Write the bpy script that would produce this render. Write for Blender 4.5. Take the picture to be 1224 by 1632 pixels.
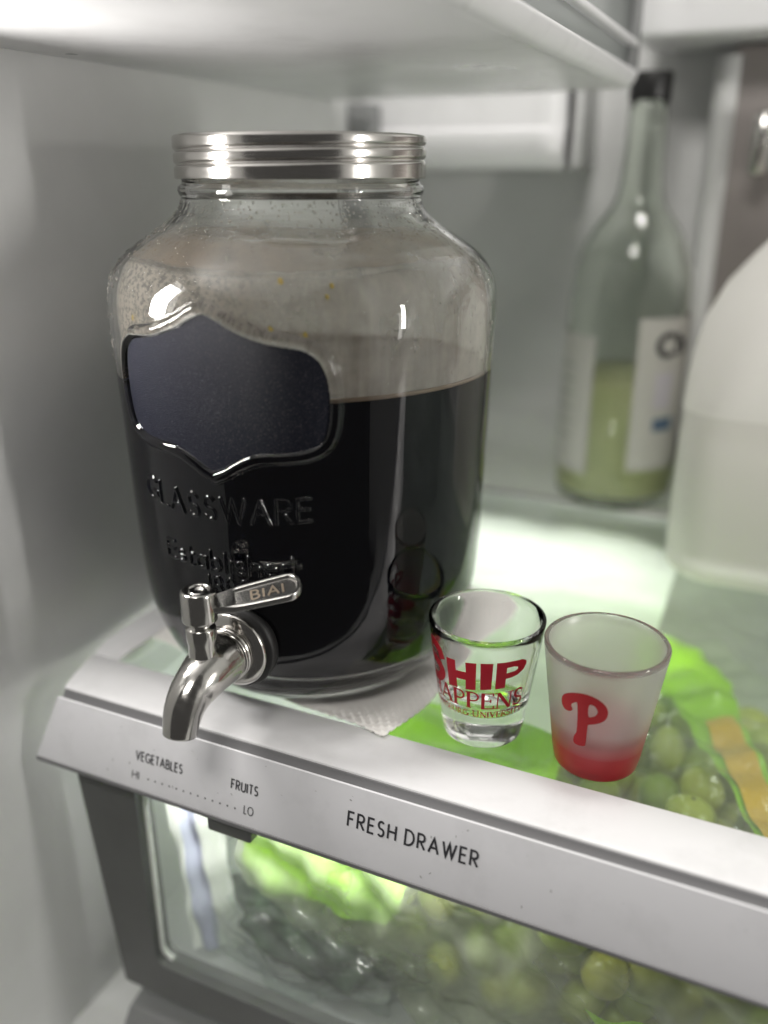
import bpy, bmesh, math, random
import numpy as np
from mathutils import Vector, Matrix, geometry
random.seed(7); rng = np.random.default_rng(7)
for o in list(bpy.data.objects): bpy.data.objects.remove(o)
S = bpy.context.scene
PI = math.pi

# ------------------------------------------------------------------ camera
PITCH, YAW = 0.36979, 0.42701
cd = bpy.data.cameras.new('camera'); cam = bpy.data.objects.new('camera', cd)
S.collection.objects.link(cam); S.camera = cam
cam.location = (0, 0, 0.22497)
cam.rotation_euler = (PI/2 - PITCH, 0, YAW)
cd.sensor_fit = 'HORIZONTAL'; cd.sensor_width = 36; cd.lens = 36*1386.15/1224
cd.clip_start = 0.01; cd.clip_end = 20
cd.dof.use_dof = True; cd.dof.focus_distance = 0.348; cd.dof.aperture_fstop = 3.7

# ------------------------------------------------------------------ world (dim kitchen beyond the open door)
W = bpy.data.worlds.new('World'); S.world = W; W.use_nodes = True
W.node_tree.nodes['Background'].inputs[0].default_value = (1.0, 0.97, 0.93, 1)
W.node_tree.nodes['Background'].inputs[1].default_value = 0.07

# ------------------------------------------------------------------ lamps of the cabinet, plus fill lights added in the drawer
def area(name, loc, target, sx, sy, power, col=(1, .97, .93)):
    l = bpy.data.lights.new(name, 'AREA'); l.shape = 'RECTANGLE'; l.size = sx; l.size_y = sy
    l.energy = power; l.color = col
    o = bpy.data.objects.new(name, l); S.collection.objects.link(o); o.location = loc
    o.rotation_euler = (Vector(target) - Vector(loc)).to_track_quat('-Z', 'Y').to_euler()
    return o
area('left_wall_lamp', (-.2925, .212, .206), (-.10, .225, .155), .030, .075, 0.52)
area('right_wall_lamp', (.44, .25, .20), (-.12, .62, .14), .03, .18, 1.5)
area('ceiling_lamp', (.0, .40, .90), (.0, .46, .0), .25, .10, 2.2)
area('room_lamp', (-.04, -.42, .98), (-.08, .30, .0), .40, .25, 7.0, (1, .965, .92))
area('drawer_fill', (-.16, .560, -.105), (-.16, .43, -.05), .22, .04, 0.75, (1, .99, .96))  # added fill light, not a real fitting; brightens the drawer from behind
area('shelf_front_fill', (-.165, .2635, -.024), (-.165, .33, -.13), .16, .008, 0.34, (1, .99, .96))  # added fill light out of sight behind the trim, brightens the drawer contents

S.view_settings.view_transform = 'Standard'; S.view_settings.look = 'None'
S.view_settings.exposure = 0.0; S.view_settings.gamma = 1
S.cycles.use_denoising = True
try: S.cycles.denoiser = 'OPENIMAGEDENOISE'
except Exception: pass
S.cycles.max_bounces = 16; S.cycles.transmission_bounces = 14; S.cycles.transparent_max_bounces = 24
S.cycles.glossy_bounces = 8; S.cycles.diffuse_bounces = 5
S.cycles.blur_glossy = 0.6; S.cycles.sample_clamp_indirect = 6

# ------------------------------------------------------------------ materials
def mat(name, col=(.8, .8, .8), rough=.5, metal=0, trans=0, ior=1.5, spec=.5, coat=0):
    m = bpy.data.materials.new(name); m.use_nodes = True
    b = m.node_tree.nodes['Principled BSDF']
    b.inputs['Base Color'].default_value = (*col, 1); b.inputs['Roughness'].default_value = rough
    b.inputs['Metallic'].default_value = metal; b.inputs['Transmission Weight'].default_value = trans
    b.inputs['IOR'].default_value = ior; b.inputs['Specular IOR Level'].default_value = spec
    b.inputs['Coat Weight'].default_value = coat
    return m
def N(m, t, **kw):
    n = m.node_tree.nodes.new(t)
    for k, v in kw.items():
        if k in n.inputs: n.inputs[k].default_value = v
        else: setattr(n, k, v)
    return n
def L(m, a, b): m.node_tree.links.new(a, b)
def bsdf(m): return m.node_tree.nodes['Principled BSDF']
def outp(m): return m.node_tree.nodes['Material Output']
def ramp(m, fac, stops):
    r = N(m, 'ShaderNodeValToRGB'); e = r.color_ramp.elements
    while len(e) < len(stops): e.new(.5)
    for q, (p, c) in zip(e, stops):
        q.position = p; q.color = (c, c, c, 1) if isinstance(c, (int, float)) else (*c, 1)
    L(m, fac, r.inputs[0]); return r.outputs[0]
def noise(m, scale, detail=3, rough=.5, vec=None):
    n = N(m, 'ShaderNodeTexNoise', Scale=scale, Detail=detail, Roughness=rough)
    if vec is None: vec = N(m, 'ShaderNodeTexCoord').outputs['Object']
    L(m, vec, n.inputs['Vector']); return n.outputs['Fac']
def bump(m, fac, strength, dist):
    b = N(m, 'ShaderNodeBump', Strength=strength, Distance=dist)
    L(m, fac, b.inputs['Height']); L(m, b.outputs[0], bsdf(m).inputs['Normal']); return b
def grime(m, col, col2, scale=60, lo=.45, hi=.8, rlo=.3, rhi=.45):
    f = noise(m, scale, 6, .65)
    r = ramp(m, f, [(lo, col), (hi, col2)]); L(m, r, bsdf(m).inputs['Base Color'])
    L(m, ramp(m, noise(m, scale*.6, 4), [(.3, rlo), (.7, rhi)]), bsdf(m).inputs['Roughness'])

def translucent_mix(m, col, fac):
    t = N(m, 'ShaderNodeBsdfTranslucent'); t.inputs[0].default_value = (*col, 1)
    mx = N(m, 'ShaderNodeMixShader', Fac=fac); L(m, bsdf(m).outputs[0], mx.inputs[1]); L(m, t.outputs[0], mx.inputs[2]); L(m, mx.outputs[0], outp(m).inputs['Surface'])
M = {}
M['liner'] = mat('liner_plastic', (.58, .585, .58), .42); grime(M['liner'], (.60, .605, .60), (.54, .545, .54), 9, .4, .75, .36, .5)
bump(M['liner'], noise(M['liner'], 900, 2), .05, .0004)
M['white'] = mat('white_plastic', (.72, .72, .73), .35); grime(M['white'], (.73, .73, .74), (.63, .63, .635), 30, .5, .8, .26, .46)
bump(M['white'], noise(M['white'], 1600, 2), .06, .0003)
M['fascia'] = mat('satin_silver_plastic', (.74, .74, .765), .38); grime(M['fascia'], (.75, .75, .775), (.67, .67, .69), 45, .5, .8, .33, .45)
M['grey'] = mat('dark_grey_plastic', (.085, .088, .085), .45); grime(M['grey'], (.085, .088, .085), (.065, .068, .066), 30)
M['midgrey'] = mat('mid_grey_plastic', (.20, .205, .205), .4)
M['seamshade'] = mat('seam_shade_grey', (.16, .16, .165), .45)  # darker grey that paints in shade on the front trim
M['ink'] = mat('grey_ink', (.03, .03, .035), .5)
M['scuff'] = mat('scuffed_plastic', (.40, .40, .40), .7)
M['steel'] = mat('polished_steel', (.56, .545, .52), .10, 1)
f_ = noise(M['steel'], 400, 3); L(M['steel'], ramp(M['steel'], f_, [(.35, .11), (.7, .21)]), bsdf(M['steel']).inputs['Roughness']); bump(M['steel'], noise(M['steel'], 160, 3), .05, .0008)
M['lidsteel'] = mat('brushed_lid_steel', (.62, .60, .575), .17, 1)
tc = N(M['lidsteel'], 'ShaderNodeTexCoord'); mp = N(M['lidsteel'], 'ShaderNodeMapping'); mp.inputs['Scale'].default_value = (60, 60, 3500)
L(M['lidsteel'], tc.outputs['Object'], mp.inputs['Vector'])
fb = noise(M['lidsteel'], 1, 4, .6, mp.outputs[0]); L(M['lidsteel'], ramp(M['lidsteel'], fb, [(.3, .10), (.7, .20)]), bsdf(M['lidsteel']).inputs['Roughness'])
bump(M['lidsteel'], fb, .10, .0002)
M['rubber'] = mat('black_rubber', (.012, .012, .012), .5)
M['engrave'] = mat('engraved_steel', (.42, .35, .27), .42, 1)
M['glass'] = mat('clear_glass', (1, 1, 1), 0, 0, 1, 1.43)
gl_n = noise(M['glass'], 26, 3); bump(M['glass'], gl_n, .10, .0022)
M['jarglass'] = mat('jar_glass', (.985, .99, .98), 0, 0, 1, 1.5)
bump(M['jarglass'], noise(M['jarglass'], 22, 2), .12, .0025)
M['coffee'] = mat('black_coffee', (.0030, .0031, .0055), .6, spec=0); M['foam'] = mat('brown_foam', (.22, .155, .10), .5)
M['drop'] = mat('water_drop', (1, 1, 1), 0, 0, 1, 1.33)
M['coffeetop'] = mat('coffee_surface', (.10, .085, .075), .06, spec=.6)
L(M['coffeetop'], ramp(M['coffeetop'], noise(M['coffeetop'], 70, 5, .6), [(.35, (.16, .135, .12)), (.65, (.26, .235, .22))]), bsdf(M['coffeetop']).inputs['Base Color'])
M['chalk'] = mat('chalkboard_film', (.012, .013, .018), .30, spec=.19)
cf = noise(M['chalk'], 2300, 3, .75)
L(M['chalk'], ramp(M['chalk'], cf, [(.50, (.003, .004, .013)), (.60, (.012, .013, .022)), (.74, (.20, .20, .21))]), bsdf(M['chalk']).inputs['Base Color'])
bump(M['chalk'], cf, .9, .0005)
M['black'] = mat('black_cap', (.006, .006, .006), .4)
M['red'] = mat('red_print', (.36, .004, .016), .5, spec=.25)
M['pred'] = mat('red_decal', (.30, .010, .014), .5, spec=.25)
M['towel'] = mat('paper_towel', (.80, .785, .755), .9, spec=.1)
bump(M['towel'], noise(M['towel'], 1400, 4, .7), .35, .0006)
M['grape'] = mat('green_grape', (.30, .36, .06), .28); bsdf(M['grape']).inputs['Subsurface Weight'].default_value = .35
bsdf(M['grape']).inputs['Subsurface Radius'].default_value = (.006, .006, .002)
oi = N(M['grape'], 'ShaderNodeObjectInfo'); L(M['grape'], ramp(M['grape'], oi.outputs['Random'], [(0, (.22, .30, .045)), (.5, (.34, .38, .07)), (1, (.45, .43, .10))]), bsdf(M['grape']).inputs['Base Color'])
M['lime'] = mat('lime_print', (.36, .68, .02), .3); translucent_mix(M['lime'], (.44, .80, .02), .33)
bump(M['lime'], noise(M['lime'], 75, 4, .6), .8, .006); bsdf(M['lime']).inputs['Roughness'].default_value = .18
M['orange'] = mat('orange_print', (.62, .36, .02), .3); bump(M['orange'], noise(M['orange'], 140, 3), .5, .004)
M['leaf'] = mat('dark_leaf', (.012, .028, .016), .45)
L(M['leaf'], ramp(M['leaf'], noise(M['leaf'], 60, 4), [(.35, (.006, .014, .010)), (.7, (.05, .085, .05))]), bsdf(M['leaf']).inputs['Base Color'])
M['paperbag'] = mat('white_film', (.82, .83, .80), .5); translucent_mix(M['paperbag'], (.85, .87, .83), .45); bump(M['paperbag'], noise(M['paperbag'], 40, 4), .4, .006)
M['blue'] = mat('lavender_blue_print', (.50, .52, .66), .4)
M['juglid'] = mat('white_cap', (.8, .8, .78), .4)
M['jugfill'] = mat('cloudy_contents', (.42, .42, .37), .3)
M['label'] = mat('label_paper', (.50, .485, .46), .6)
M['limeade'] = mat('pale_green_drink', (.56, .58, .33), .35)
M['botglass'] = mat('green_tinted_glass', (.945, .98, .93), 0, 0, 1, 1.45)
M['taupe'] = mat('taupe_metal', (.27, .245, .235), .38, .35)
M['pulp'] = mat('yellow_pulp', (.62, .46, .10), .5)
M['bubble'] = mat('dark_bubble', (.02, .018, .016), .2)

def thin(name, tint=(1, 1, 1), rough=.02, extra=None, base=.04, bmp=None):
    """a thin clear sheet: Fresnel mix of see-through and gloss"""
    m = bpy.data.materials.new(name); m.use_nodes = True; nt = m.node_tree
    nt.nodes.remove(bsdf(m))
    tr = N(m, 'ShaderNodeBsdfTransparent'); tr.inputs[0].default_value = (*tint, 1)
    g = N(m, 'ShaderNodeBsdfGlossy'); g.inputs['Roughness'].default_value = rough
    fr = N(m, 'ShaderNodeFresnel'); ge = N(m, 'ShaderNodeNewGeometry')
    io = N(m, 'ShaderNodeMath', operation='MULTIPLY_ADD'); L(m, ge.outputs['Backfacing'], io.inputs[0]); io.inputs[1].default_value = 1/1.5-1.5; io.inputs[2].default_value = 1.5
    L(m, io.outputs[0], fr.inputs['IOR'])
    mx = N(m, 'ShaderNodeMixShader'); L(m, fr.outputs[0], mx.inputs[0]); L(m, tr.outputs[0], mx.inputs[1]); L(m, g.outputs[0], mx.inputs[2])
    if bmp:
        b = N(m, 'ShaderNodeBump', Strength=bmp[1], Distance=bmp[2]); L(m, noise(m, bmp[0], 4, .6), b.inputs['Height'])
        L(m, b.outputs[0], g.inputs['Normal']); L(m, b.outputs[0], fr.inputs['Normal'])
    last = mx.outputs[0]
    if extra:                                  # a veil of diffuse haze (fogged or milky film)
        d = N(m, 'ShaderNodeBsdfDiffuse'); d.inputs[0].default_value = (*extra[0], 1)
        t = N(m, 'ShaderNodeBsdfTranslucent'); t.inputs[0].default_value = (*extra[0], 1)
        a = N(m, 'ShaderNodeMixShader', Fac=.5); L(m, d.outputs[0], a.inputs[1]); L(m, t.outputs[0], a.inputs[2])
        m2 = N(m, 'ShaderNodeMixShader', Fac=extra[1]); L(m, last, m2.inputs[1]); L(m, a.outputs[0], m2.inputs[2]); last = m2.outputs[0]
        if len(extra) > 2: extra[2](m, m2.inputs[0])
    L(m, last, outp(m).inputs['Surface']); return m
def veil(m, sock): L(m, ramp(m, noise(m, 14, 5, .6), [(.40, .02), (.75, .22)]), sock)
M['shelfglass'] = thin('shelf_glass', (.90, .96, .92), .03, ((.75, .8, .76), .06, veil))
M['window'] = thin('drawer_window', (.93, .96, .94), .05, ((.8, .82, .8), .035))
M['cling'] = thin('crinkled_clear_film', (.93, .95, .94), .12, ((.85, .87, .85), .10), bmp=(22, .7, .014))
M['clearbag'] = thin('clear_grape_film', (.93, .96, .90), .16, ((.74, .80, .60), .10), bmp=(40, .5, .007))
def milk(m, sock): L(m, ramp(m, noise(m, 22, 4, .6), [(.35, .22), (.70, .66)]), sock)
M['frontfilm'] = thin('cloudy_front_film', (.93, .96, .90), .13, ((.62, .65, .52), .3, milk), bmp=(34, .5, .006))
M['stem'] = mat('grape_stem', (.20, .19, .06), .6)
M['tub'] = thin('milky_tub', (.90, .93, .92), .25, ((.80, .82, .82), .72))
M['trayside'] = thin('smoky_tray_side', (.80, .82, .81), .12, ((.45, .47, .46), .45))

M['hdpe'] = thin('milky_plastic', (.95, .95, .92), .3, ((.95, .94, .915), .96)); M['hdpefull'] = thin('milky_plastic_over_contents', (.95, .95, .92), .3, ((.93, .92, .89), .80))

# coffee residue on the inside of the glass (world height drives the tide line, as the drink once stood there)
def residue():
    m = bpy.data.materials.new('coffee_residue'); m.use_nodes = True
    tcn = N(m, 'ShaderNodeTexCoord'); sep = N(m, 'ShaderNodeSeparateXYZ'); L(m, tcn.outputs['Object'], sep.inputs[0])
    def math_(op, a, b=None, c=None):
        n = N(m, 'ShaderNodeMath', operation=op)
        for i, v in enumerate((a, b, c)):
            if v is None: continue
            if isinstance(v, (int, float)): n.inputs[i].default_value = v
            else: L(m, v, n.inputs[i])
        return n.outputs[0]
    z = sep.outputs['Z']; x = sep.outputs['X']
    wob = math_('MULTIPLY_ADD', noise(m, 18, 3, .5, tcn.outputs['Object']), .012, -.006)
    zz = math_('ADD', z, wob)
    band = N(m, 'ShaderNodeMapRange'); band.inputs['From Min'].default_value = .1905; band.inputs['From Max'].default_value = .1890; L(m, zz, band.inputs[0])
    fine = noise(m, 520, 6, .75, tcn.outputs['Object'])
    speck = ramp(m, fine, [(.45, .30), (.52, 1.0)])
    left = N(m, 'ShaderNodeMapRange'); left.inputs['From Min'].default_value = .03; left.inputs['From Max'].default_value = -.055
    left.inputs['To Min'].default_value = .46; left.inputs['To Max'].default_value = 1.0; L(m, x, left.inputs[0])
    rgt = N(m, 'ShaderNodeMapRange'); rgt.inputs['From Min'].default_value = -.005; rgt.inputs['From Max'].default_value = .055
    L(m, x, rgt.inputs[0])
    mpz = N(m, 'ShaderNodeMapping'); mpz.inputs['Scale'].default_value = (1, 1, .16); L(m, tcn.outputs['Object'], mpz.inputs['Vector'])
    runs = ramp(m, noise(m, 120, 3, .5, mpz.outputs[0]), [(.36, .55), (.60, 1.0)])
    soft = math_('MULTIPLY', ramp(m, noise(m, 30, 5, .6, tcn.outputs['Object']), [(.36, .45), (.62, 1.0)]), runs)
    sm = N(m, 'ShaderNodeMix', data_type='FLOAT'); L(m, rgt.outputs[0], sm.inputs[0]); L(m, speck, sm.inputs[2]); L(m, soft, sm.inputs[3])
    low = math_('MULTIPLY', math_('MULTIPLY', band.outputs[0], sm.outputs[0]), left.outputs[0])
    b2 = N(m, 'ShaderNodeMapRange'); b2.inputs['From Min'].default_value = .1905; b2.inputs['From Max'].default_value = .1920; L(m, zz, b2.inputs[0])
    b3 = N(m, 'ShaderNodeMapRange'); b3.inputs['From Min'].default_value = .2035; b3.inputs['From Max'].default_value = .1985; L(m, zz, b3.inputs[0])
    up = math_('MULTIPLY', math_('MULTIPLY', b2.outputs[0], b3.outputs[0]), ramp(m, noise(m, 30, 4, .6, tcn.outputs['Object']), [(.35, .20), (.65, .62)]))
    fac = math_('MINIMUM', math_('ADD', math_('ADD', low, up), .08), .9)
    col = N(m, 'ShaderNodeMix', data_type='RGBA'); L(m, up, col.inputs[0])
    col.inputs[6].default_value = (.90, .83, .74, 1); col.inputs[7].default_value = (.46, .28, .15, 1)
    t = N(m, 'ShaderNodeBsdfTransparent'); d = N(m, 'ShaderNodeBsdfDiffuse'); tl = N(m, 'ShaderNodeBsdfTranslucent')
    L(m, col.outputs[2], d.inputs[0]); L(m, col.outputs[2], tl.inputs[0])
    a = N(m, 'ShaderNodeMixShader', Fac=.45); L(m, d.outputs[0], a.inputs[1]); L(m, tl.outputs[0], a.inputs[2])
    mx = N(m, 'ShaderNodeMixShader'); L(m, fac, mx.inputs[0]); L(m, t.outputs[0], mx.inputs[1]); L(m, a.outputs[0], mx.inputs[2])
    m.node_tree.nodes.remove(bsdf(m)); L(m, mx.outputs[0], outp(m).inputs['Surface']); return m
M['residue'] = residue()

def frosted():
    m = mat('frosted_red_foot_glass', (.9, .9, .88), .30, 0, 1, 1.45)
    tcn = N(m, 'ShaderNodeTexCoord'); sep = N(m, 'ShaderNodeSeparateXYZ'); L(m, tcn.outputs['Object'], sep.inputs[0])
    mr = N(m, 'ShaderNodeMapRange'); mr.inputs['From Min'].default_value = .003; mr.inputs['From Max'].default_value = .023; L(m, sep.outputs['Z'], mr.inputs[0])
    c = ramp(m, mr.outputs[0], [(0, (.36, .003, .014)), (.40, (.52, .035, .045)), (.72, (.70, .42, .40)), (1, (.80, .79, .75))]); L(m, c, bsdf(m).inputs['Base Color'])
    mr2 = N(m, 'ShaderNodeMapRange'); mr2.inputs['From Min'].default_value = .004; mr2.inputs['From Max'].default_value = .018
    mr2.inputs['To Min'].default_value = .25; mr2.inputs['To Max'].default_value = .62; L(m, sep.outputs['Z'], mr2.inputs[0])
    mr2.inputs['To Min'].default_value = .62; mr2.inputs['To Max'].default_value = .86
    L(m, mr2.outputs[0], bsdf(m).inputs['Transmission Weight'])
    bump(m, noise(m, 3000, 2), .15, .0002)
    return m
M['frost'] = frosted()

# ------------------------------------------------------------------ object helpers
COL = S.collection
def obj(name, verts, faces, m, parent=None, smooth=True, mats=None, idx=None):
    me = bpy.data.meshes.new(name); me.from_pydata([tuple(v) for v in verts], [], [tuple(f) for f in faces]); me.update()
    for q in (mats or [m]): me.materials.append(q)
    if idx is not None: me.polygons.foreach_set('material_index', np.asarray(idx, dtype=np.int32))
    if smooth: me.polygons.foreach_set('use_smooth', [True]*len(me.polygons))
    o = bpy.data.objects.new(name, me); COL.objects.link(o)
    if parent: o.parent = parent
    return o
def from_bm(name, bm, m, parent=None, smooth=True, angle=None):
    me = bpy.data.meshes.new(name); bm.to_mesh(me); bm.free(); me.materials.append(m)
    if smooth: me.polygons.foreach_set('use_smooth', [True]*len(me.polygons))
    o = bpy.data.objects.new(name, me); COL.objects.link(o)
    if angle: me.set_sharp_from_angle(angle=math.radians(angle))
    if parent: o.parent = parent
    return o
def empty(name, loc, label=None, cat=None, group=None, rz=0):
    o = bpy.data.objects.new(name, None); COL.objects.link(o); o.location = loc; o.rotation_euler = (0, 0, rz)
    o.empty_display_size = .01
    tag(o, label, cat, group); return o
def tag(o, label=None, cat=None, group=None, kind=None):
    if label: o['label'] = label
    if cat: o['category'] = cat
    if group: o['group'] = group
    if kind: o['kind'] = kind
    return o
def lathe(prof, n=96, cx=0, cy=0, z0=0):
    """prof: list of (r, z); open ends with r==0 become poles by tiny rings"""
    prof = np.array(prof, float); t = np.linspace(0, 2*PI, n, endpoint=False)
    V = []; 
    for r, z in prof:
        V += [(cx + r*math.sin(a), cy - r*math.cos(a), z0 + z) for a in t]
    Fc = []
    for i in range(len(prof)-1):
        for j in range(n):
            k = (j+1) % n
            Fc.append((i*n+j, i*n+k, (i+1)*n+k, (i+1)*n+j))
    if prof[0][0] < 1e-3: Fc.append(tuple(reversed(range(n))))
    if prof[-1][0] < 1e-3: Fc.append(tuple(range((len(prof)-1)*n, len(prof)*n)))
    return V, Fc
def spline(pts, n=8, closed=False):
    """Catmull-Rom through pts (any dimension)"""
    P = [np.array(p, float) for p in pts]; out = []
    m_ = len(P); rng_ = range(m_ if closed else m_-1)
    for i in rng_:
        p0 = P[(i-1) % m_] if (closed or i > 0) else 2*P[0]-P[1]
        p1 = P[i]; p2 = P[(i+1) % m_]
        p3 = P[(i+2) % m_] if (closed or i+2 < m_) else 2*P[-1]-P[-2]
        for k in range(n):
            t = k/n
            out.append(.5*((2*p1)+(-p0+p2)*t+(2*p0-5*p1+4*p2-p3)*t*t+(-p0+3*p1-3*p2+p3)*t**3))
    if not closed: out.append(P[-1])
    return np.array(out)
def box_bm(x0, x1, y0, y1, z0, z1, bev=0, seg=3, bm=None):
    bm = bm or bmesh.new()
    r = bmesh.ops.create_cube(bm, size=1)
    for v in r['verts']: v.co = Vector(((x0+x1)/2+v.co.x*(x1-x0), (y0+y1)/2+v.co.y*(y1-y0), (z0+z1)/2+v.co.z*(z1-z0)))
    if bev:
        es = {e for v in r['verts'] for e in v.link_edges}
        bmesh.ops.bevel(bm, geom=list(es), offset=bev, segments=seg, profile=.5, affect='EDGES')
    return bm
def box(name, x0, x1, y0, y1, z0, z1, m, parent=None, bev=.002, seg=3):
    return from_bm(name, box_bm(x0, x1, y0, y1, z0, z1, bev, seg), m, parent, True, 40)
def extrude_x(name, sections, m, parent=None, close=True, cap=True, angle=35):
    """sections: list of (list of (x,y,z)) rings of equal length, lofted"""
    V = [p for s in sections for p in s]; n = len(sections[0]); Fc = []
    for i in range(len(sections)-1):
        for j in range(n if close else n-1):
            k = (j+1) % n
            Fc.append((i*n+j, (i+1)*n+j, (i+1)*n+k, i*n+k))
    if cap: Fc += [tuple(range(n)), tuple(reversed(range((len(sections)-1)*n, len(sections)*n)))]
    o = obj(name, V, Fc, m, parent)
    o.data.set_sharp_from_angle(angle=math.radians(angle)); return o
def tube(path, radii, n=32, squash=1.0, cap=True):
    path = np.array(path, float); V = []; Fc = []
    up = np.array([1., 0, 0])
    for i, p in enumerate(path):
        t = path[min(i+1, len(path)-1)]-path[max(i-1, 0)]; t /= np.linalg.norm(t)
        a = up - t*(up@t); a /= np.linalg.norm(a); b = np.cross(t, a)
        r = radii[i] if hasattr(radii, '__len__') else radii
        for k in range(n):
            w = 2*PI*k/n; V.append(p + a*r*math.cos(w)*squash + b*r*math.sin(w))
    for i in range(len(path)-1):
        for k in range(n):
            q = (k+1) % n; Fc.append((i*n+k, i*n+q, (i+1)*n+q, (i+1)*n+k))
    if cap: Fc += [tuple(reversed(range(n))), tuple(range((len(path)-1)*n, len(path)*n))]
    return V, Fc

# ------------------------------------------------------------------ stroke lettering
def arc(cx, cy, rx, ry, a0, a1, n=10):
    return [(cx+rx*math.cos(math.radians(a0+(a1-a0)*i/n)), cy+ry*math.sin(math.radians(a0+(a1-a0)*i/n))) for i in range(n+1)]
def s_curve(w): return arc(w/2, .745, w*.42, .245, 35, 270, 12)[:-1] + arc(w/2, .255, w*.46, .245, 90, -145, 12)
G = {   # width, strokes (cap height 1)
 'F': (.48, [[(0, 0), (0, 1), (.48, 1)], [(0, .53), (.42, .53)]]),
 'R': (.56, [[(0, 0), (0, 1)] + [(.26, 1)] + arc(.26, .75, .26, .25, 90, -90) + [(0, .5)], [(.2, .5), (.56, 0)]]),
 'E': (.48, [[(.48, 1), (0, 1), (0, 0), (.48, 0)], [(0, .53), (.44, .53)]]),
 'S': (.52, [s_curve(.52)]),
 'H': (.62, [[(0, 0), (0, 1)], [(.62, 0), (.62, 1)], [(0, .52), (.62, .52)]]),
 'D': (.68, [[(0, 0), (0, 1), (.22, 1)] + arc(.22, .5, .46, .5, 90, -90, 14) + [(0, 0)]]),
 'A': (.74, [[(0, 0), (.37, 1), (.74, 0)], [(.14, .34), (.60, .34)]]),
 'W': (1.02, [[(0, 1), (.27, 0), (.51, 1), (.75, 0), (1.02, 1)]]),
 'V': (.68, [[(0, 1), (.34, 0), (.68, 1)]]),
 'G': (.74, [arc(.42, .5, .42, .5, 45, 330, 18) + [(.78, .42), (.48, .42)]]),
 'T': (.54, [[(0, 1), (.54, 1)], [(.27, 0), (.27, 1)]]),
 'B': (.54, [[(0, 0), (0, 1), (.24, 1)] + arc(.24, .76, .24, .24, 90, -90) + [(0, .52)], [(.2, .52)] + arc(.26, .26, .28, .26, 90, -90) + [(0, 0)]]),
 'L': (.42, [[(0, 1), (0, 0), (.42, 0)]]),
 'U': (.6, [[(0, 1), (0, .3)] + arc(.3, .3, .3, .3, 180, 360) + [(.6, 1)]]),
 'I': (.04, [[(.02, 0), (.02, 1)]]),
 'O': (.92, [arc(.46, .5, .46, .5, 0, 360, 24)]),
 'P': (.54, [[(0, 0), (0, 1), (.26, 1)] + arc(.26, .74, .27, .26, 90, -90) + [(0, .48)]]),
 'N': (.64, [[(0, 0), (0, 1), (.64, 0), (.64, 1)]]),
 'C': (.74, [arc(.42, .5, .42, .5, 45, 315, 16)]),
 's': (.36, [[(x*.7, y*.66) for x, y in s_curve(.52)]]),
 't': (.30, [[(.14, .95), (.14, .1), (.2, 0), (.3, .02)], [(0, .66), (.3, .66)]]),
 'a': (.46, [arc(.22, .33, .22, .33, 0, 360, 16), [(.45, .66), (.45, 0)]]),
 'b': (.46, [arc(.24, .33, .22, .33, 0, 360, 16), [(.01, 1.05), (.01, 0)]]),
 'l': (.04, [[(.02, 1.05), (.02, 0)]]),
 'i': (.04, [[(.02, .66), (.02, 0)], [(.02, .92), (.02, .86)]]),
 'h': (.42, [[(0, 0), (0, 1.05)], [(0, .4)] + arc(.21, .42, .21, .24, 180, 0) + [(.42, 0)]]),
 'e': (.46, [[(.02, .36), (.46, .36)] + arc(.24, .33, .22, .33, 5, 310, 16)]),
 'd': (.46, [arc(.22, .33, .22, .33, 0, 360, 16), [(.45, 1.05), (.45, 0)]]),
 '1': (.26, [[(0, .8), (.24, 1), (.24, 0)]]),
 '8': (.5, [arc(.25, .75, .21, .25, -90, 270, 16), arc(.25, .25, .25, .25, 90, 450, 16)]),
 '9': (.5, [arc(.25, .7, .25, .3, 0, 360, 16), [(.5, .7), (.46, .35), (.25, 0)]]),
 '0': (.56, [arc(.28, .5, .28, .5, 0, 360, 20)]),
}
def layout(text, gap=.22, space=.5):
    """-> list of polylines with x running on, total width"""
    x = 0; out = []
    for ch in text:
        if ch == ' ': x += space; continue
        w, st = G[ch]
        out += [[(x+a, b) for a, b in s] for s in st]; x += w + gap
    return out, x - gap
def densify(pl, d):
    out = [np.array(pl[0], float)]
    for a, b in zip(pl[:-1], pl[1:]):
        a = np.array(a, float); b = np.array(b, float); n = max(1, int(math.ceil(np.linalg.norm(b-a)/d)))
        out += [a+(b-a)*k/n for k in range(1, n+1)]
    return out
def ribbon_mesh(strokes, mapf, d=.08):
    """strokes: list of (polyline, width); mapf(u, v, off) -> 3D; mitred ribbons"""
    V = []; Fc = []
    for si, (pl, w) in enumerate(strokes):
        closed = np.allclose(pl[0], pl[-1]) and len(pl) > 3
        P = densify(pl, d); n = len(P); h = w/2
        for i in range(n):
            if closed: a = P[i-1] if i > 0 else P[-2]; b = P[i+1] if i < n-1 else P[1]
            else: a = P[max(i-1, 0)]; b = P[min(i+1, n-1)]
            t1 = P[i]-a; t2 = b-P[i]
            if np.linalg.norm(t1) < 1e-9: t1 = t2
            if np.linalg.norm(t2) < 1e-9: t2 = t1
            t1 = t1/np.linalg.norm(t1); t2 = t2/np.linalg.norm(t2)
            n1 = np.array([-t1[1], t1[0]]); n2 = np.array([-t2[1], t2[0]]); m_ = n1+n2
            if np.linalg.norm(m_) < .2: m_ = n1
            m_ /= np.linalg.norm(m_); k = h/max(.45, m_@n1)
            ext = np.zeros(2)
            if not closed and i == 0: ext = -t2*h*.0
            V.append(mapf(*(P[i]+m_*k+ext), si)); V.append(mapf(*(P[i]-m_*k+ext), si))
        o = len(V)-2*n
        for i in range(n-1): Fc.append((o+2*i+1, o+2*i, o+2*i+2, o+2*i+3))
    return V, Fc
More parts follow.
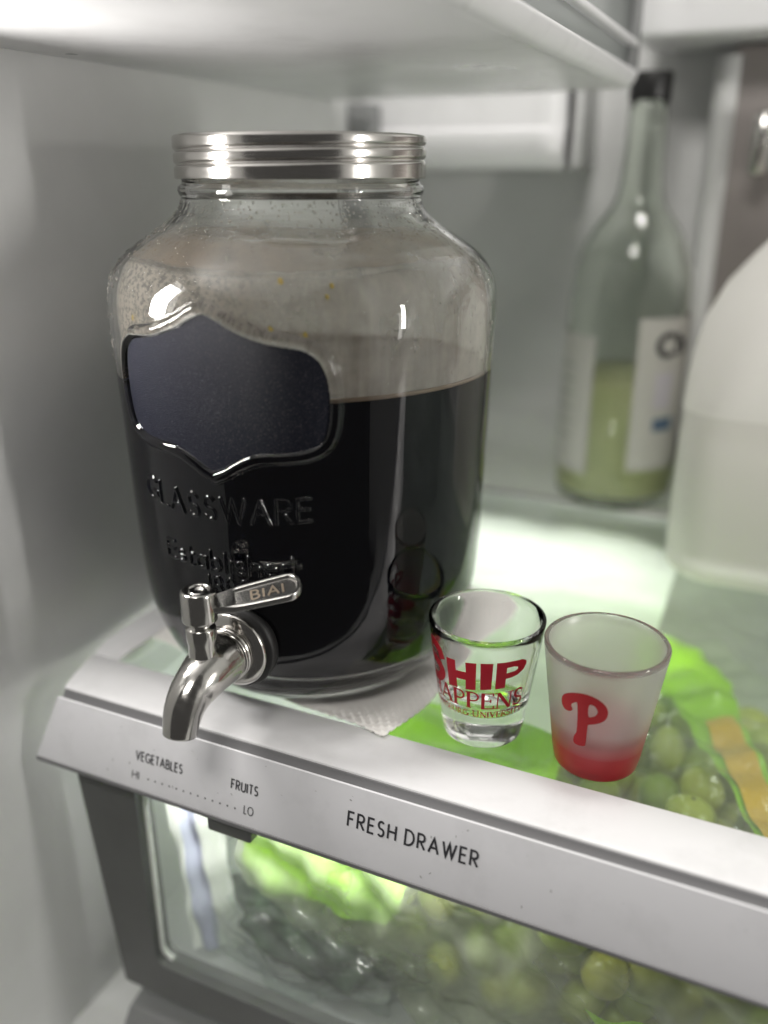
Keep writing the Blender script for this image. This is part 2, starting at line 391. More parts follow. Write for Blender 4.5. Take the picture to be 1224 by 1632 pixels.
def poly_mesh(outline, holes, mapf, cuts=2, bm=None):
    loops = [[Vector((x, y, 0)) for x, y in outline]] + [[Vector((x, y, 0)) for x, y in h] for h in holes]
    tris = geometry.tessellate_polygon(loops); flat = [p for l in loops for p in l]
    bm = bm or bmesh.new(); vs = [bm.verts.new(p) for p in flat]; fs = []
    for t in tris:
        try: fs.append(bm.faces.new([vs[i] for i in t]))
        except ValueError: pass
    for _ in range(cuts):
        es = {e for v in vs if v.is_valid for e in v.link_edges}
        fs_ = [f for f in bm.faces]
        bmesh.ops.subdivide_edges(bm, edges=[e for e in bm.edges], cuts=1, use_grid_fill=True)
    for v in bm.verts: v.co = Vector(mapf(v.co.x, v.co.y, 0))
    bmesh.ops.recalc_face_normals(bm, faces=bm.faces[:])
    return bm

# ================================================================== SETTING
WX = -.302; WY = .70
# left wall: vertical liner with a swelling that carries the drawer runner
sec = []
prof_z = [(-.24, .000), (-.205, .002), (-.185, .010), (-.16, .0150), (-.09, .0150), (-.060, .0120), (-.035, .0050), (-.015, .0015), (.005, 0), (.10, 0), (.26, 0), (.40, 0), (.95, 0)]
for y, k in ((.02, 0), (.225, 0), (.245, .05), (.262, .35), (.280, .85), (.296, 1), (WY, 1)):
    sec.append([(WX + dx*k, y, z) for z, dx in spline(prof_z, 4)])
V = [p for s in sec for p in s]; n = len(sec[0])
Fc = [(i*n+j, (i+1)*n+j, (i+1)*n+j+1, i*n+j+1) for i in range(len(sec)-1) for j in range(n-1)]
tag(obj('left_wall', V, Fc, M['liner']), 'pale grey fridge liner beside the jar', kind='structure')
# right wall of the cabinet and back wall
tag(obj('right_wall', [(.46, .02, -.24), (.46, WY, -.24), (.46, WY, .95), (.46, .02, .95)], [(0, 1, 2, 3)], M['liner']), 'pale grey fridge liner opposite', kind='structure')
bw = [(WX, y, z) for y, z in [(.685, -.24), (.685, .030), (.6865, .040), (.694, .056), (WY, .066), (WY, .95)]]
bw2 = [(.46, y, z) for _, y, z in bw]
Fc = [(i, i+6, i+7, i+1) for i in range(5)]
back = tag(obj('back_wall', bw+bw2, Fc, M['liner']), 'pale grey rear liner with a low ledge', kind='structure')
tag(obj('ceiling', [(WX, .02, .95), (.46, .02, .95), (.46, WY, .95), (WX, WY, .95)], [(0, 1, 2, 3)], M['liner']), 'fridge roof liner', kind='structure')
tag(obj('floor', [(WX, .10, -.215), (.46, .10, -.215), (.46, WY, -.215), (WX, WY, -.215)], [(0, 1, 2, 3)], M['liner']), 'fridge floor under the drawer', kind='structure')
# air duct cover on the back wall
du = []
for x in (-.300, -.290, -.170, -.158, -.1535):
    k = {-.1535: .012, -.158: .004}.get(x, 0)
    pr = [(.699, .2285), (.632, .2285), (.6225, .2325), (.6195, .240), (.6195, .2525), (.6235, .2555), (.6225, .2600), (.6215, .300), (.699, .300)]
    du.append([(x, min(.699, y+k), z) for y, z in pr])
extrude_x('air_duct', du, M['white'], back, close=False, cap=False, angle=50)
box('corner_gap_shade', -.3015, -.284, .600, .619, .15, .2715, M['midgrey'], back, .001)  # grey strip added for the shade in the gap beside the duct
box('air_duct', -.1535, -.146, .650, .699, .2285, .300, M['liner'], back, .002)
box('upper_duct', -.112, .44, .618, .699, .304, .40, M['white'], back, .004)

# lower front of the next drawer, below the crisper
t = empty('lower_drawer', (0, .25, -.19), 'grey drawer front at the very bottom, below the vegetable drawer', 'drawer')
lo = [[(x, y, z-.0) for y, z in [(.60, -.184), (.262, -.184), (.250, -.187), (.244, -.194), (.243, -.235), (.60, -.235)]] for x in (-.262, .44)]
o = extrude_x('drawer_front', lo, M['midgrey'], t); o.location = (0, -.25, .19)

# ================================================================== GLASS SHELF WITH ITS FRONT TRIM
XR = .452
sh = empty('glass_shelf', (0, .25, 0), 'glass shelf in a white frame with a printed silver front trim', 'shelf')
SH = Vector((0, -.25, 0))
def onshelf(o): o.location = SH; return o
trim = [(.2855, -.006), (.2855, .0015), (.2845, .0022), (.2660, .0026), (.2605, .0025), (.2578, .0022), (.2566, .0017), (.2562, .0010), (.2562, -.0090)]
def endx(z, y): return -.2800 - .0095*max(0, min(1, (y-.2545)/.031))
rows = []
for x in (0, 1):
    rows.append([((endx(z, y) if x == 0 else XR), y, z) for y, z in trim] + [((-.2800 if x == 0 else XR), .2640, -.0090)])
onshelf(extrude_x('front_rail', rows, M['white'], sh))
fas = [(.2520, -.0086), (.2519, -.0008), (.2516, -.0002), (.25105, -.0006), (.24335, -.0314), (.2434, -.0326), (.2440, -.0332), (.2475, -.0325), (.2535, -.0095)]
rows = []
for x in (0, 1): rows.append([((-.2800-.0113*(-z/.032) if x == 0 else XR), y, z) for y, z in fas])
fascia = onshelf(extrude_x('front_trim', rows, M['fascia'], sh))
onshelf(extrude_x('seam_shade_strip', [[(x, y, z) for y, z in [(.2521, -.0088), (.2521, -.0022), (.2535, -.0020), (.2549, -.0004), (.2556, .0010), (.2561, .0012), (.2561, -.0088)]] for x in (-.2799, XR)], M['seamshade'], sh))  # added strip, its grey stands in for the shade inside the groove
onshelf(extrude_x('lower_edge_shade', [[(x0, y, z) for y, z in [(.2437, -.0308), (.2430, -.0314), (.2429, -.0330), (.2436, -.0338), (.2470, -.0336), (.2470, -.0318)]] for x0 in (-.2912, XR)], M['seamshade'], sh))  # added dark strip in place of the shadow line under the trim
# side and rear members of the frame, glass pane
fr = [[(x0, y, z) for x0, z in ((-.2895-.004*k, -.006), (-.2895-.004*k, .0018), (-.288-.004*k, .0024), (-.2755, .0024), (-.2742, .0016), (-.2742, -.006))] for y, k in ((.2857, 0), (.30, 1), (.605, 1))]
onshelf(extrude_x('side_rail', fr, M['white'], sh))
onshelf(box('rear_rail', -.2741, XR, .597, .6075, -.006, .0006, M['liner'], None, .0005)).parent = sh
g = onshelf(obj('glass_pane', [(-.2741, .2857, 0), (XR, .2857, 0), (XR, .5968, 0), (-.2741, .5968, 0)], [(0, 1, 2, 3)], M['shelfglass'], sh))
# printing on the front trim
SL = math.hypot(.0080, .0320)
def fmap(x0, s0, h, slot=0):
    def f(u, v, si=0):
        s = s0 - v*h; k = s/SL; off = .00015 + .00001*(si % 7)
        return (x0+u*h, .2512-.008*k - off*.97, -.032*k + off*.24)
    return f
def print_text(text, x0, x1, stop, sbot, wt=.11, gap=.24, space=.5, name='lettering'):
    h = sbot-stop; st, w = layout(text, gap, space); k = (x1-x0)/(w*h)
    st = [[(a*k, b) for a, b in s] for s in st]
    V, Fc = ribbon_mesh([(s, wt) for s in st], fmap(x0, sbot, h), .3)
    o = obj(name, V, Fc, M['ink'], fascia, smooth=False); return o
print_text('VEGETABLES', -.2335, -.2086, .0140, .0180, .15, .3)
print_text('HI', -.2350, -.2315, .0236, .0272, .12)
print_text('LO', -.1762, -.1718, .0230, .0266, .12)
print_text('FRUITS', -.1833, -.1703, .0132, .0172, .16, .3)
print_text('FRESH DRAWER', -.1283, -.0741, .0112, .0172, .15, .34, .46)
V = []; Fc = []
for i in range(13):
    f = fmap(-.2262 + .0455*i/12, .0256, .00042); b0 = len(V)
    V += [f(math.cos(a), math.sin(a)) for a in np.linspace(0, 2*PI, 10, endpoint=False)]; Fc.append(tuple(range(b0, b0+10)))
tag(obj('dot_scale', V, Fc, M['ink'], fascia, smooth=False), kind='stuff')
V = []; Fc = []
for i in range(46):
    f = fmap(random.uniform(-.27, .12), random.uniform(.003, .030), random.uniform(.0002, .0007)); w = random.uniform(.15, .6); a0_ = random.uniform(0, 6); b0 = len(V)
    V += [f(math.cos(a)*math.cos(a0_)-w*math.sin(a)*math.sin(a0_), math.cos(a)*math.sin(a0_)+w*math.sin(a)*math.cos(a0_)) for a in np.linspace(0, 2*PI, 7, endpoint=False)]; Fc.append(tuple(range(b0, b0+7)))
tag(obj('scuff_marks', V, Fc, M['scuff'], fascia, smooth=False), kind='stuff')
onshelf(box('humidity_slider', -.1957, -.1735, .2442, .262, -.0412, -.0333, M['grey'], None, .0012)).parent = sh

# ================================================================== CRISPER DRAWER
dr = empty('crisper_drawer', (0, .25, -.17), 'vegetable drawer with dark grey front frame around a clear window', 'drawer')
def ondr(o): o.location = (0, -.25, .17); o.parent = dr; return o
# front frame: flat plate with a rounded window opening
def rrect(x0, x1, z0, z1, r, n=8, top=True):
    p = []
    for cx, cz, a in ((x1-r, z0+r, -90), (x1-r, z1-r, 0), (x0+r, z1-r, 90), (x0+r, z0+r, 180)):
        p += [(cx+r*math.cos(math.radians(a+90*k/n)), cz+r*math.sin(math.radians(a+90*k/n))) for k in range(n+1)]
    return p
hole = rrect(-.2408, .43, -.1472, -.0345, .007)
nn = len(hole)
def outer(p):
    x, z = p
    return p
x0t, x0b = -.2757, -.2625
def edge_x(z): return x0t + (x0b-x0t)*((-z-.03)/.1385)
out_poly = []
for i, (x, z) in enumerate(hole):
    c, k = divmod(i, 9)
    if c == 0: q = (.43+.022*k/4, -.1685) if k <= 4 else (.452, -.1685+.03*(k-4)/4)
    elif c == 1: q = (.452, -.0295)
    elif c == 2: q = (edge_x(-.0295)+.0002*(8-k), -.0295)
    else: q = (edge_x(-.135-.0335*k/4), -.135-.0335*k/4) if k <= 4 else (x0b+.032*(k-4)/4, -.1685)
    out_poly.append(q)
y_in, y_f = .2520, .2505
V = [(x, y_f, z) for x, z in hole] + [(x, y_f, z) for x, z in out_poly] + [(x, .262, z) for x, z in out_poly] + [(x, .262, z) for x, z in hole]
Fc = []
for i in range(nn):
    k = (i+1) % nn
    Fc += [(i, nn+i, nn+k, k), (nn+i, 2*nn+i, 2*nn+k, nn+k), (2*nn+i, 3*nn+i, 3*nn+k, 2*nn+k), (3*nn+i, i, k, 3*nn+k)]
ff = obj('front_frame', V, Fc, M['grey']); ff.data.set_sharp_from_angle(angle=math.radians(40)); ondr(ff)
ondr(obj('window', [(-.2412, .2555, -.1478), (.43, .2555, -.1478), (.43, .2555, -.034), (-.2412, .2555, -.034)], [(0, 1, 2, 3)], M['window'], smooth=False))
# clear lip along the inside of the window
lip = rrect(-.2405, .429, -.1469, -.02, .0067)
V, Fc = tube([(x, .2565, z) for x, z in lip[18:]+lip[:1]], .0014, 8)
ondr(obj('window_lip', V, Fc, M['paperbag']))
tub = []
for z, ins in ((-.020, 0), (-.150, .008), (-.156, .012), (-.1575, .018)):
    tub.append([(-.272+ins, .262, z), (-.272+ins, .58-ins, z), (.44, .58-ins, z), (.44, .262, z)])
V = [p for s in tub for p in s]; Fc = []
for i in range(3):
    for j in range(3): Fc.append((i*4+j, i*4+j+1, (i+1)*4+j+1, (i+1)*4+j))
Fc.append((12, 13, 14, 15))
ondr(obj('tub', V, Fc, M['tub'], smooth=False))

# ================================================================== UPPER TRAY OVER THE JAR
ut = empty('upper_tray', (-.20, .38, .272), 'white tray hanging above the jar with a smoky clear right side', 'tray')
def onut(o): o.location = (.20, -.38, -.272); o.parent = ut; return o
onut(from_bm('tray_bottom', box_bm(-.3015, -.1085, .10, .580, .2722, .2765, .0012, 2), M['white'], None, True, 40))
rows = [[(x, y, z) for x, z in spline([(-.1086, .2724), (-.1060, .2723), (-.1030, .2736), (-.1005, .2765), (-.0993, .2800), (-.1000, .2815), (-.1020, .2808), (-.1040, .2790), (-.1086, .2760)], 4)] for y in (.10, .35, .575)]
onut(extrude_x('side_lip', rows, M['white'], None))
onut(box('side_wall', -.1065, -.1040, .10, .570, .2815, .375, M['trayside'], None, .0006))
onut(box('upper_rail', -.1085, -.0985, .10, .570, .330, .337, M['midgrey'], None, .002))
onut(box('rear_post', -.1075, -.1000, .560, .580, .2815, .40, M['midgrey'], None, .002))
onut(box('lower_rail', -.1085, -.0995, .10, .570, .2930, .2965, M['white'], None, .001))

# ================================================================== JAR
JX, JY = -.1952, .3448
THC = math.radians(3.4)          # the label and tap face this way (measured from -Y towards +X)
jar = empty('drink_dispenser', (JX, JY, 0.0015), 'large glass drink jar of black coffee with steel screw lid and tap', 'drink dispenser')
outer_prof = [(.0560, .0020), (.0600, .0034), (.0665, .0098), (.0722, .0190), (.0768, .0310), (.0790, .0400), (.0803, .0500), (.0813, .0650), (.0820, .0850), (.0826, .1050), (.0832, .1250), (.0837, .1400), (.0842, .1550), (.0845, .1650), (.0843, .1740), (.0829, .1820), (.0796, .1885), (.0745, .1938), (.0690, .1975), (.0620, .2020), (.0570, .2055), (.0535, .2087), (.0516, .2115), (.0508, .2145)]
op = spline(outer_prof, 6)
zk, rk = op[:, 1], op[:, 0]
def r_out(z): return np.interp(z, zk, rk)
# fine grid: z dense in the embossed zone, theta dense on the front
z_lo = [z for z in zk if z < .058]; z_hi = [z for z in zk if z > .186]
zs = np.concatenate([z_lo, np.concatenate([np.arange(.058, .062, .0004), np.arange(.062, .109, .00020), np.arange(.109, .186, .00042)]), z_hi])
fr_t = np.concatenate([np.arange(-math.radians(42), -math.radians(31), .005), np.arange(-math.radians(31), math.radians(28), .0023), np.arange(math.radians(28), math.radians(42), .005)]) + THC
bk_t = np.linspace(THC+math.radians(42), THC+2*PI-math.radians(42), 74)
ths = np.concatenate([fr_t, bk_t[:-1]]); ths = np.sort(np.unique(np.round(ths, 6)))
TT, ZZ = np.meshgrid(ths, zs)            # rows z
RR = np.interp(ZZ, zk, rk)
SX = (TT-THC)*.0835                      # arc coordinate around the label centre
def seg_dist(PX, PZ, pts, pad=.006):
    D = np.full(PX.shape, 1.0)
    for a, b in zip(pts[:-1], pts[1:]):
        x0_, x1_ = min(a[0], b[0])-pad, max(a[0], b[0])+pad; z0_, z1_ = min(a[1], b[1])-pad, max(a[1], b[1])+pad
        mk = (PX > x0_) & (PX < x1_) & (PZ > z0_) & (PZ < z1_)
        if not mk.any(): continue
        px = PX[mk]; pz = PZ[mk]; d = np.array(b)-np.array(a); l2 = d@d+1e-18
        tt = np.clip(((px-a[0])*d[0]+(pz-a[1])*d[1])/l2, 0, 1)
        D[mk] = np.minimum(D[mk], np.hypot(px-a[0]-tt*d[0], pz-a[1]-tt*d[1]))
    return D
half = [(0, .1797), (4.0, .1772), (7.6, .1742), (11.5, .1718), (16.2, .1696), (22.5, .1680), (26.5, .1665), (30.4, .1618), (32.5, .1540), (33.0, .1440), (32.2, .1342), (30.0, .1283), (25.5, .1252), (20.4, .1242), (12.5, .1233), (7.0, .1200), (3.6, .1170), (0, .1146)]
hs = spline([(math.radians(a)*.0835, z) for a, z in half], 8)
outline = list(map(tuple, hs)) + [(-a, b) for a, b in hs[::-1][1:]]
DO = seg_dist(SX, ZZ, outline)
def inside(PX, PZ, poly):
    c = np.zeros(PX.shape, bool)
    for (xa, ya), (xb, yb) in zip(poly[:-1], poly[1:]):
        if ya == yb: continue
        cr = ((ya > PZ) != (yb > PZ)) & (PX < (xb-xa)*(PZ-ya)/(yb-ya)+xa)
        c ^= cr
    return c
IN = inside(SX, ZZ, outline)
Hh = .0021*np.clip(1-(DO/.0026)**2, 0, 1)**.75
emb = []
def emboss(text, th0, th1, zb, h, curve=0, gap=.25):
    st, w = layout(text, gap); s0, s1 = math.radians(th0)*.0835, math.radians(th1)*.0835; k = (s1-s0)/w
    s0 -= THC*.0835; 
    for s in st:
        P = [(s0+a*k, zb+b*h+curve*((s0+a*k)/.0835*57.3)**2) for a, b in s]; emb.append(P)
emboss('GLASSWARE', -25.4, 29.0, .0967, .0094, 3.0e-6)
emboss('Established', -18.0, 23.6, .0742, .0076, 1.5e-6, .2)
emboss('1890', -3.4, 11.0, .0632, .0080, 0, .3)
DE = np.full(TT.shape, 1.0)
for P in emb: DE = np.minimum(DE, seg_dist(SX, ZZ, P, .003))
Hh = np.maximum(Hh, .00085*np.clip(1-(DE/.00078)**2, 0, 1)**.55)
RR = RR + Hh
nz, nt_ = RR.shape
Vx = RR*np.sin(TT); Vy = -RR*np.cos(TT)
V = np.stack([Vx, Vy, ZZ], -1).reshape(-1, 3)
ii, jj = np.meshgrid(np.arange(nz-1), np.arange(nt_), indexing='ij'); kk = (jj+1) % nt_
Fo = np.stack([ii*nt_+jj, ii*nt_+kk, (ii+1)*nt_+kk, (ii+1)*nt_+jj], -1).reshape(-1, 4)
# mouth, inner wall and floor close the glass (same angular samples)
WALL = .0038
rest = [(.0508, .2150), (.0516, .2162), (.0520, .2176), (.0516, .2190), (.0506, .2198), (.0500, .2205), (.0500, .2310), (.0494, .2325), (.0480, .2325), (.0472, .2310), (.0470, .2150)]
inn = [(float(r_out(z))-WALL, z-.0006) for z in (.2110, .2080, .2050, .2020, .1975, .1940, .1885, .1820, .174, .165, .150, .12, .09, .06, .045, .034, .024, .017)] + [(.058, .0118), (.045, .0100), (.02, .0108), (.0005, .0110)]
under = [(.0500, .0008), (.0470, .0020), (.0440, .0042), (.02, .0052), (.0005, .0054)]
def rings(pr, base):
    vv = []
    for r, z in pr: vv.append(np.stack([r*np.sin(ths), -r*np.cos(ths), np.full(nt_, z)], -1))
    return np.concatenate(vv)
def rfaces(rowidx):
    fs = []
    j = np.arange(nt_); k = (j+1) % nt_
    for a, b in zip(rowidx[:-1], rowidx[1:]): fs.append(np.stack([a+j, a+k, b+k, b+j], -1))
    return np.concatenate(fs)
V1 = rings(rest+inn, 0); o1 = len(V); V2 = rings(under, 0); o2 = o1+len(V1)
nr = len(rest)+len(inn)
F1 = rfaces([(nz-1)*nt_]+[o1+i*nt_ for i in range(nr)])
F2 = rfaces(list(reversed([0]+[o2+i*nt_ for i in range(len(under))])))
VV = np.concatenate([V, V1, V2]); FF = np.concatenate([Fo, F1, F2])
def obj_np(name, VV, FF, m, parent=None, smooth=True):
    me = bpy.data.meshes.new(name); me.vertices.add(len(VV)); me.vertices.foreach_set('co', VV.astype(np.float32).ravel())
    me.loops.add(FF.size); me.loops.foreach_set('vertex_index', FF.astype(np.int32).ravel())
    me.polygons.add(len(FF)); me.polygons.foreach_set('loop_start', np.arange(0, FF.size, FF.shape[1], dtype=np.int32))
    me.polygons.foreach_set('loop_total', np.full(len(FF), FF.shape[1], dtype=np.int32))
    me.update(calc_edges=True); me.validate(); me.materials.append(m)
    if smooth: me.polygons.foreach_set('use_smooth', np.ones(len(me.polygons), dtype=bool))
    o = bpy.data.objects.new(name, me); COL.objects.link(o)
    if parent: o.parent = parent
    return o
jg = obj_np('jar_glass', VV, FF, M['jarglass'], jar)
bm = bmesh.new(); bm.from_mesh(jg.data)
lowp = [v for v in bm.verts]
caps = []
for base in (o1+(nr-1)*nt_, o2+(len(under)-1)*nt_):
    bm.verts.ensure_lookup_table(); bm.faces.new([bm.verts[base+i] for i in range(nt_)])
bmesh.ops.recalc_face_normals(bm, faces=bm.faces[:]); bm.to_mesh(jg.data); bm.free()
jg.data.polygons.foreach_set('use_smooth', np.ones(len(jg.data.polygons), dtype=bool))
# chalkboard panel inside the raised frame (follows the glass)
msk = IN & (DO > .0021)
cell = msk[:-1, :] & msk[1:, :] & np.roll(msk, -1, 1)[:-1] & np.roll(msk, -1, 1)[1:]
used = Fo.reshape(nz-1, nt_, 4)[cell]
Rb = np.interp(ZZ, zk, rk)+.00045
Vp = np.stack([Rb*np.sin(TT), -Rb*np.cos(TT), ZZ], -1).reshape(-1, 3)
ids, inv = np.unique(used.ravel(), return_inverse=True)
obj_np('chalkboard_panel', Vp[ids], inv.reshape(-1, 4), M['chalk'], jar)
# coffee
LZ = .1449
cp = [(.0005, .0125), (.045, .0118), (.0575, .0135)] + [(float(r_out(z))-.0019, z) for z in (.024, .034, .045, .06, .09, .12, .14)] + [(float(r_out(LZ))-.0019, LZ)]
V, Fc = lathe(cp, 128); obj('coffee', V, Fc, M['coffee'], jar)
rt = float(r_out(LZ))-.0019
V, Fc = lathe([(rt-.0021, LZ+.0008), (rt-.0026, LZ+.0003), (rt-.0035, LZ+.0002), (.03, LZ+.0002), (.0005, LZ+.0002)], 128)
obj('coffee_surface', V, Fc, M['coffeetop'], jar)
# dried residue on the inside
rp = [(float(r_out(z))-WALL-.0004, z-.0006) for z in np.arange(LZ+.001, .209, .0022)]
V, Fc = lathe(rp, 128); obj('residue_film', V, Fc, M['residue'], jar)
# pulp specks stuck inside the glass
for th, z, r in ((-24.5, .1718, .0011), (5.0, .1727, .0012), (20.3, .1713, .0012), (23.0, .1872, .0011), (36.5, .1856, .0009), (35, .1822, .0008), (29, .1695, .0012)):
    t_ = math.radians(th); R_ = float(r_out(z))-WALL-.001
    bm = bmesh.new(); bmesh.ops.create_icosphere(bm, subdivisions=2, radius=r)
    for v in bm.verts: v.co = Vector((v.co.x*.9, v.co.y*.6, v.co.z*1.3))*(1+.25*random.random()) + Vector((R_*math.sin(t_), -R_*math.cos(t_), z))
    from_bm('pulp_speck', bm, M['pulp'], jar)
# bubbles and grounds clinging just above the waterline, right of the label
V = []; Fc = []
for i in range(430):
    th = math.radians(random.uniform(30, 95)); u = random.random()**2.2; z = LZ+.0016+.036*u
    R_ = float(r_out(z))-WALL-.0009; r = random.uniform(.0002, .0006)*(1 if u < .3 else .7); b0 = len(V)
    c = Vector((R_*math.sin(th), -R_*math.cos(th), z)); tx = Vector((math.cos(th), math.sin(th), 0)); nx = Vector((math.sin(th), -math.cos(th), 0))
    for a in range(6): V.append(c+tx*r*math.cos(a*PI/3)+Vector((0, 0, 1))*r*math.sin(a*PI/3))
    V.append(c+nx*r*.6); Fc += [(b0+a, b0+(a+1) % 6, b0+6) for a in range(6)]
tag(obj('bubble_specks', V, Fc, M['bubble'], jar), kind='stuff')
V, Fc = lathe([(rt+.0001-.0024, LZ+.0002), (rt-.0021, LZ+.0014), (rt-.0019, LZ+.0009), (rt-.0019, LZ-.0002)], 128); obj('foam_ring', V, Fc, M['foam'], jar)
# condensation drops on the cold shoulder and neck
V = []; Fc = []
for i in range(1500):
    th = math.radians(random.uniform(-85, 100)); z = random.choice([random.uniform(.180, .214), random.uniform(.200, .214), random.uniform(.150, .20)])
    if abs(math.degrees(th)-3.4) < 38 and z < .178: continue
    R_ = float(r_out(z)); r = random.uniform(.00022, .00062)*(1.9 if random.random() < .07 else 1)
    dz = (float(r_out(z+.0005))-float(r_out(z-.0005)))/.001
    nx = Vector((math.sin(th), -math.cos(th), -dz)).normalized(); tx = Vector((math.cos(th), math.sin(th), 0)); ty = nx.cross(tx)
    c = Vector((R_*math.sin(th), -R_*math.cos(th), z)); b0 = len(V)
    for q, hgt in ((1.0, -.15), (.8, .32), (.4, .52)):
        for a in range(8): V.append(c+tx*r*q*math.cos(a*PI/4)+ty*r*q*1.15*math.sin(a*PI/4)+nx*r*hgt)
    V.append(c+nx*r*.58)
    for k in range(2): Fc += [(b0+8*k+a, b0+8*k+(a+1) % 8, b0+8*k+8+(a+1) % 8, b0+8*k+8+a) for a in range(8)]
    Fc += [(b0+16+a, b0+16+(a+1) % 8, b0+24) for a in range(8)]
tag(obj('condensation_drops', V, Fc, M['drop'], jar), kind='stuff')
# lid with a rolled screw thread
lid_z = np.concatenate([[.2225, .2219, .2222], np.arange(.2226, .2374, .00028), [.2378, .2382, .2385, .2386, .2386, .2386]])
lid_r0 = np.concatenate([[.0512, .0521, .0526], np.full(len(np.arange(.2226, .2374, .00028)), .0526), [.0525, .0522, .0516, .0500, .0300, .0004]])
nl = 220; tl = np.linspace(0, 2*PI, nl, endpoint=False)
TL, ZL = np.meshgrid(tl, lid_z); RL = np.repeat(lid_r0[:, None], nl, 1).copy()
for k in range(2):
    zc = .2252 + .0052*k + .0046*((TL-2.6) % (2*PI))/(2*PI)
    amp = np.where(zc < .2345, 1, np.clip(1-(zc-.2345)/.0015, 0, 1))
    RL -= .0010*amp*np.exp(-((ZL-zc)/.00075)**2)*(ZL > .2226)*(ZL < .2374)
V = np.stack([RL*np.sin(TL), -RL*np.cos(TL), ZL], -1).reshape(-1, 3); n_z = len(lid_z)
ii, jj = np.meshgrid(np.arange(n_z-1), np.arange(nl), indexing='ij'); kk = (jj+1) % nl
Fl = np.stack([ii*nl+jj, ii*nl+kk, (ii+1)*nl+kk, (ii+1)*nl+jj], -1).reshape(-1, 4)
obj_np('lid', V, Fl, M['lidsteel'], jar)

# ---- tap
tap = bpy.data.objects.new('tap', None); COL.objects.link(tap); tap.parent = jar; tap.empty_display_size = .01
tap.location = (-.188-JX, .262-JY, .042-.0015)
def lathe_y(prof, n=64):
    """profile (r, y) about the tap axis (local, y axis towards -Y is outwards)"""
    V, Fc = lathe([(r, -y) for r, y in prof], n)
    return [(x, z*-1.0, y*1.0) for x, y, z in V], [tuple(reversed(f)) for f in Fc]
V, Fc = lathe_y([(.012, .0095), (.0182, .0060), (.0186, .0025), (.0180, .0008), (.012, .0005)]); obj('gasket', V, Fc, M['rubber'], tap)
V, Fc = lathe_y([(.006, .0004), (.0160, .0004), (.0166, -.0004), (.0166, -.0016), (.0160, -.0026), (.0140, -.0034), (.0120, -.0038), (.0108, -.0039)]); obj('flange', V, Fc, M['steel'], tap)
V, Fc = lathe_y([(.0100, -.0036), (.0113, -.0038), (.0117, -.0044), (.0117, -.0052), (.0113, -.0056), (.0112, -.0058), (.0116, -.0061), (.0117, -.0070), (.0113, -.0076), (.0100, -.0078)]); obj('collar', V, Fc, M['steel'], tap)
pth = spline([(0, -.0040, 0), (0, -.0100, -.0002), (0, -.0165, -.0006), (0, -.0228, -.0022), (-.0005, -.0285, -.0048), (-.0008, -.0327, -.0084), (-.0009, -.0355, -.0132), (-.0012, -.0372, -.0190)], 8)
rad = np.interp(np.linspace(0, 1, len(pth)), [0, .143, .286, .43, .57, .714, .857, 1], [.0109, .0110, .0106, .0097, .0087, .0080, .0073, .0066])
V, Fc = tube(pth, rad, 40); obj('spout', V, Fc, M['steel'], tap)
px, py = -.0005, -.0195
V, Fc = lathe([(.0080, -.006), (.0062, .001), (.0056, .006), (.0055, .0125), (.0059, .0140), (.0059, .0190), (.0056, .0198), (.0042, .0200), (.0042, .0222), (.0052, .0224)], 48, px, py); obj('post', V, Fc, M['steel'], tap)
V, Fc = lathe([(.004, .0220), (.0062, .0221), (.0068, .0227), (.0069, .0235), (.0069, .0340), (.0066, .0351), (.0060, .0355), (.0048, .0355), (.0044, .0351), (.0042, .0342), (.0040, .0341), (.0034, .0352), (.0024, .0353), (.0021, .0347), (.0012, .0344), (.0004, .0344)], 48, px, py); obj('knob', V, Fc, M['steel'], tap)
# lever: waisted paddle with a rim round a shallow pocket
A = np.array([px, py, .0275]); B = np.array([.0305, .0010, .0344]); ax_ = B-A; Ln = np.linalg.norm(ax_); ax_ /= Ln
sd = np.cross([0, 0, 1], ax_); sd /= np.linalg.norm(sd); nu = np.cross(ax_, sd)
tilt = math.radians(14)          # broad face rolled a little towards the front
sd, nu = sd*math.cos(tilt)+nu*math.sin(tilt), nu*math.cos(tilt)-sd*math.sin(tilt)
def lev(s, w, h): return tuple(A+ax_*s+sd*w+nu*h)
hw = lambda s: float(np.interp(s, [.003, .0075, .013, .020, .034, Ln-.003], [.0042, .0040, .0062, .0068, .0074, .0074]))
def paddle(ins, h):
    pts = []
    s0 = .004+ins*2.2 if ins else .003; e = Ln - .0030
    ss = np.linspace(s0, e, 14)
    for s in ss: pts.append(lev(s, -(hw(s)-ins), h))
    for a in np.linspace(-80, 80, 11): pts.append(lev(e+(hw(e)-ins)*.75*math.cos(math.radians(a)), (hw(e)-ins)*math.sin(math.radians(a)), h))
    for s in ss[::-1]: pts.append(lev(s, (hw(s)-ins), h))
    return pts
def pocket(ins, h):
    pts = []; s0 = .0135; e = Ln-.0034
    ss = np.linspace(s0+ins, e, 14)
    for s in ss: pts.append(lev(s, -(hw(s)-.0017-ins), h))
    for a in np.linspace(-80, 80, 11): pts.append(lev(e+(hw(e)-.0017-ins)*.72*math.cos(math.radians(a)), (hw(e)-.0017-ins)*math.sin(math.radians(a)), h))
    for s in ss[::-1]: pts.append(lev(s, (hw(s)-.0017-ins), h))
    return pts
rg = [paddle(.0008, -.0016), paddle(0, -.0010), paddle(0, .0008), paddle(.0004, .0014), pocket(-.0005, .0016), pocket(.0002, .0012), pocket(.0007, .0002)]
V = [p for r in rg for p in r]; n = len(rg[0]); Fc = [tuple(reversed(range(n)))]
for i in range(len(rg)-1):
    for j in range(n): k = (j+1) % n; Fc.append((i*n+j, i*n+k, (i+1)*n+k, (i+1)*n+j))
Fc.append(tuple(range((len(rg)-1)*n, len(rg)*n)))
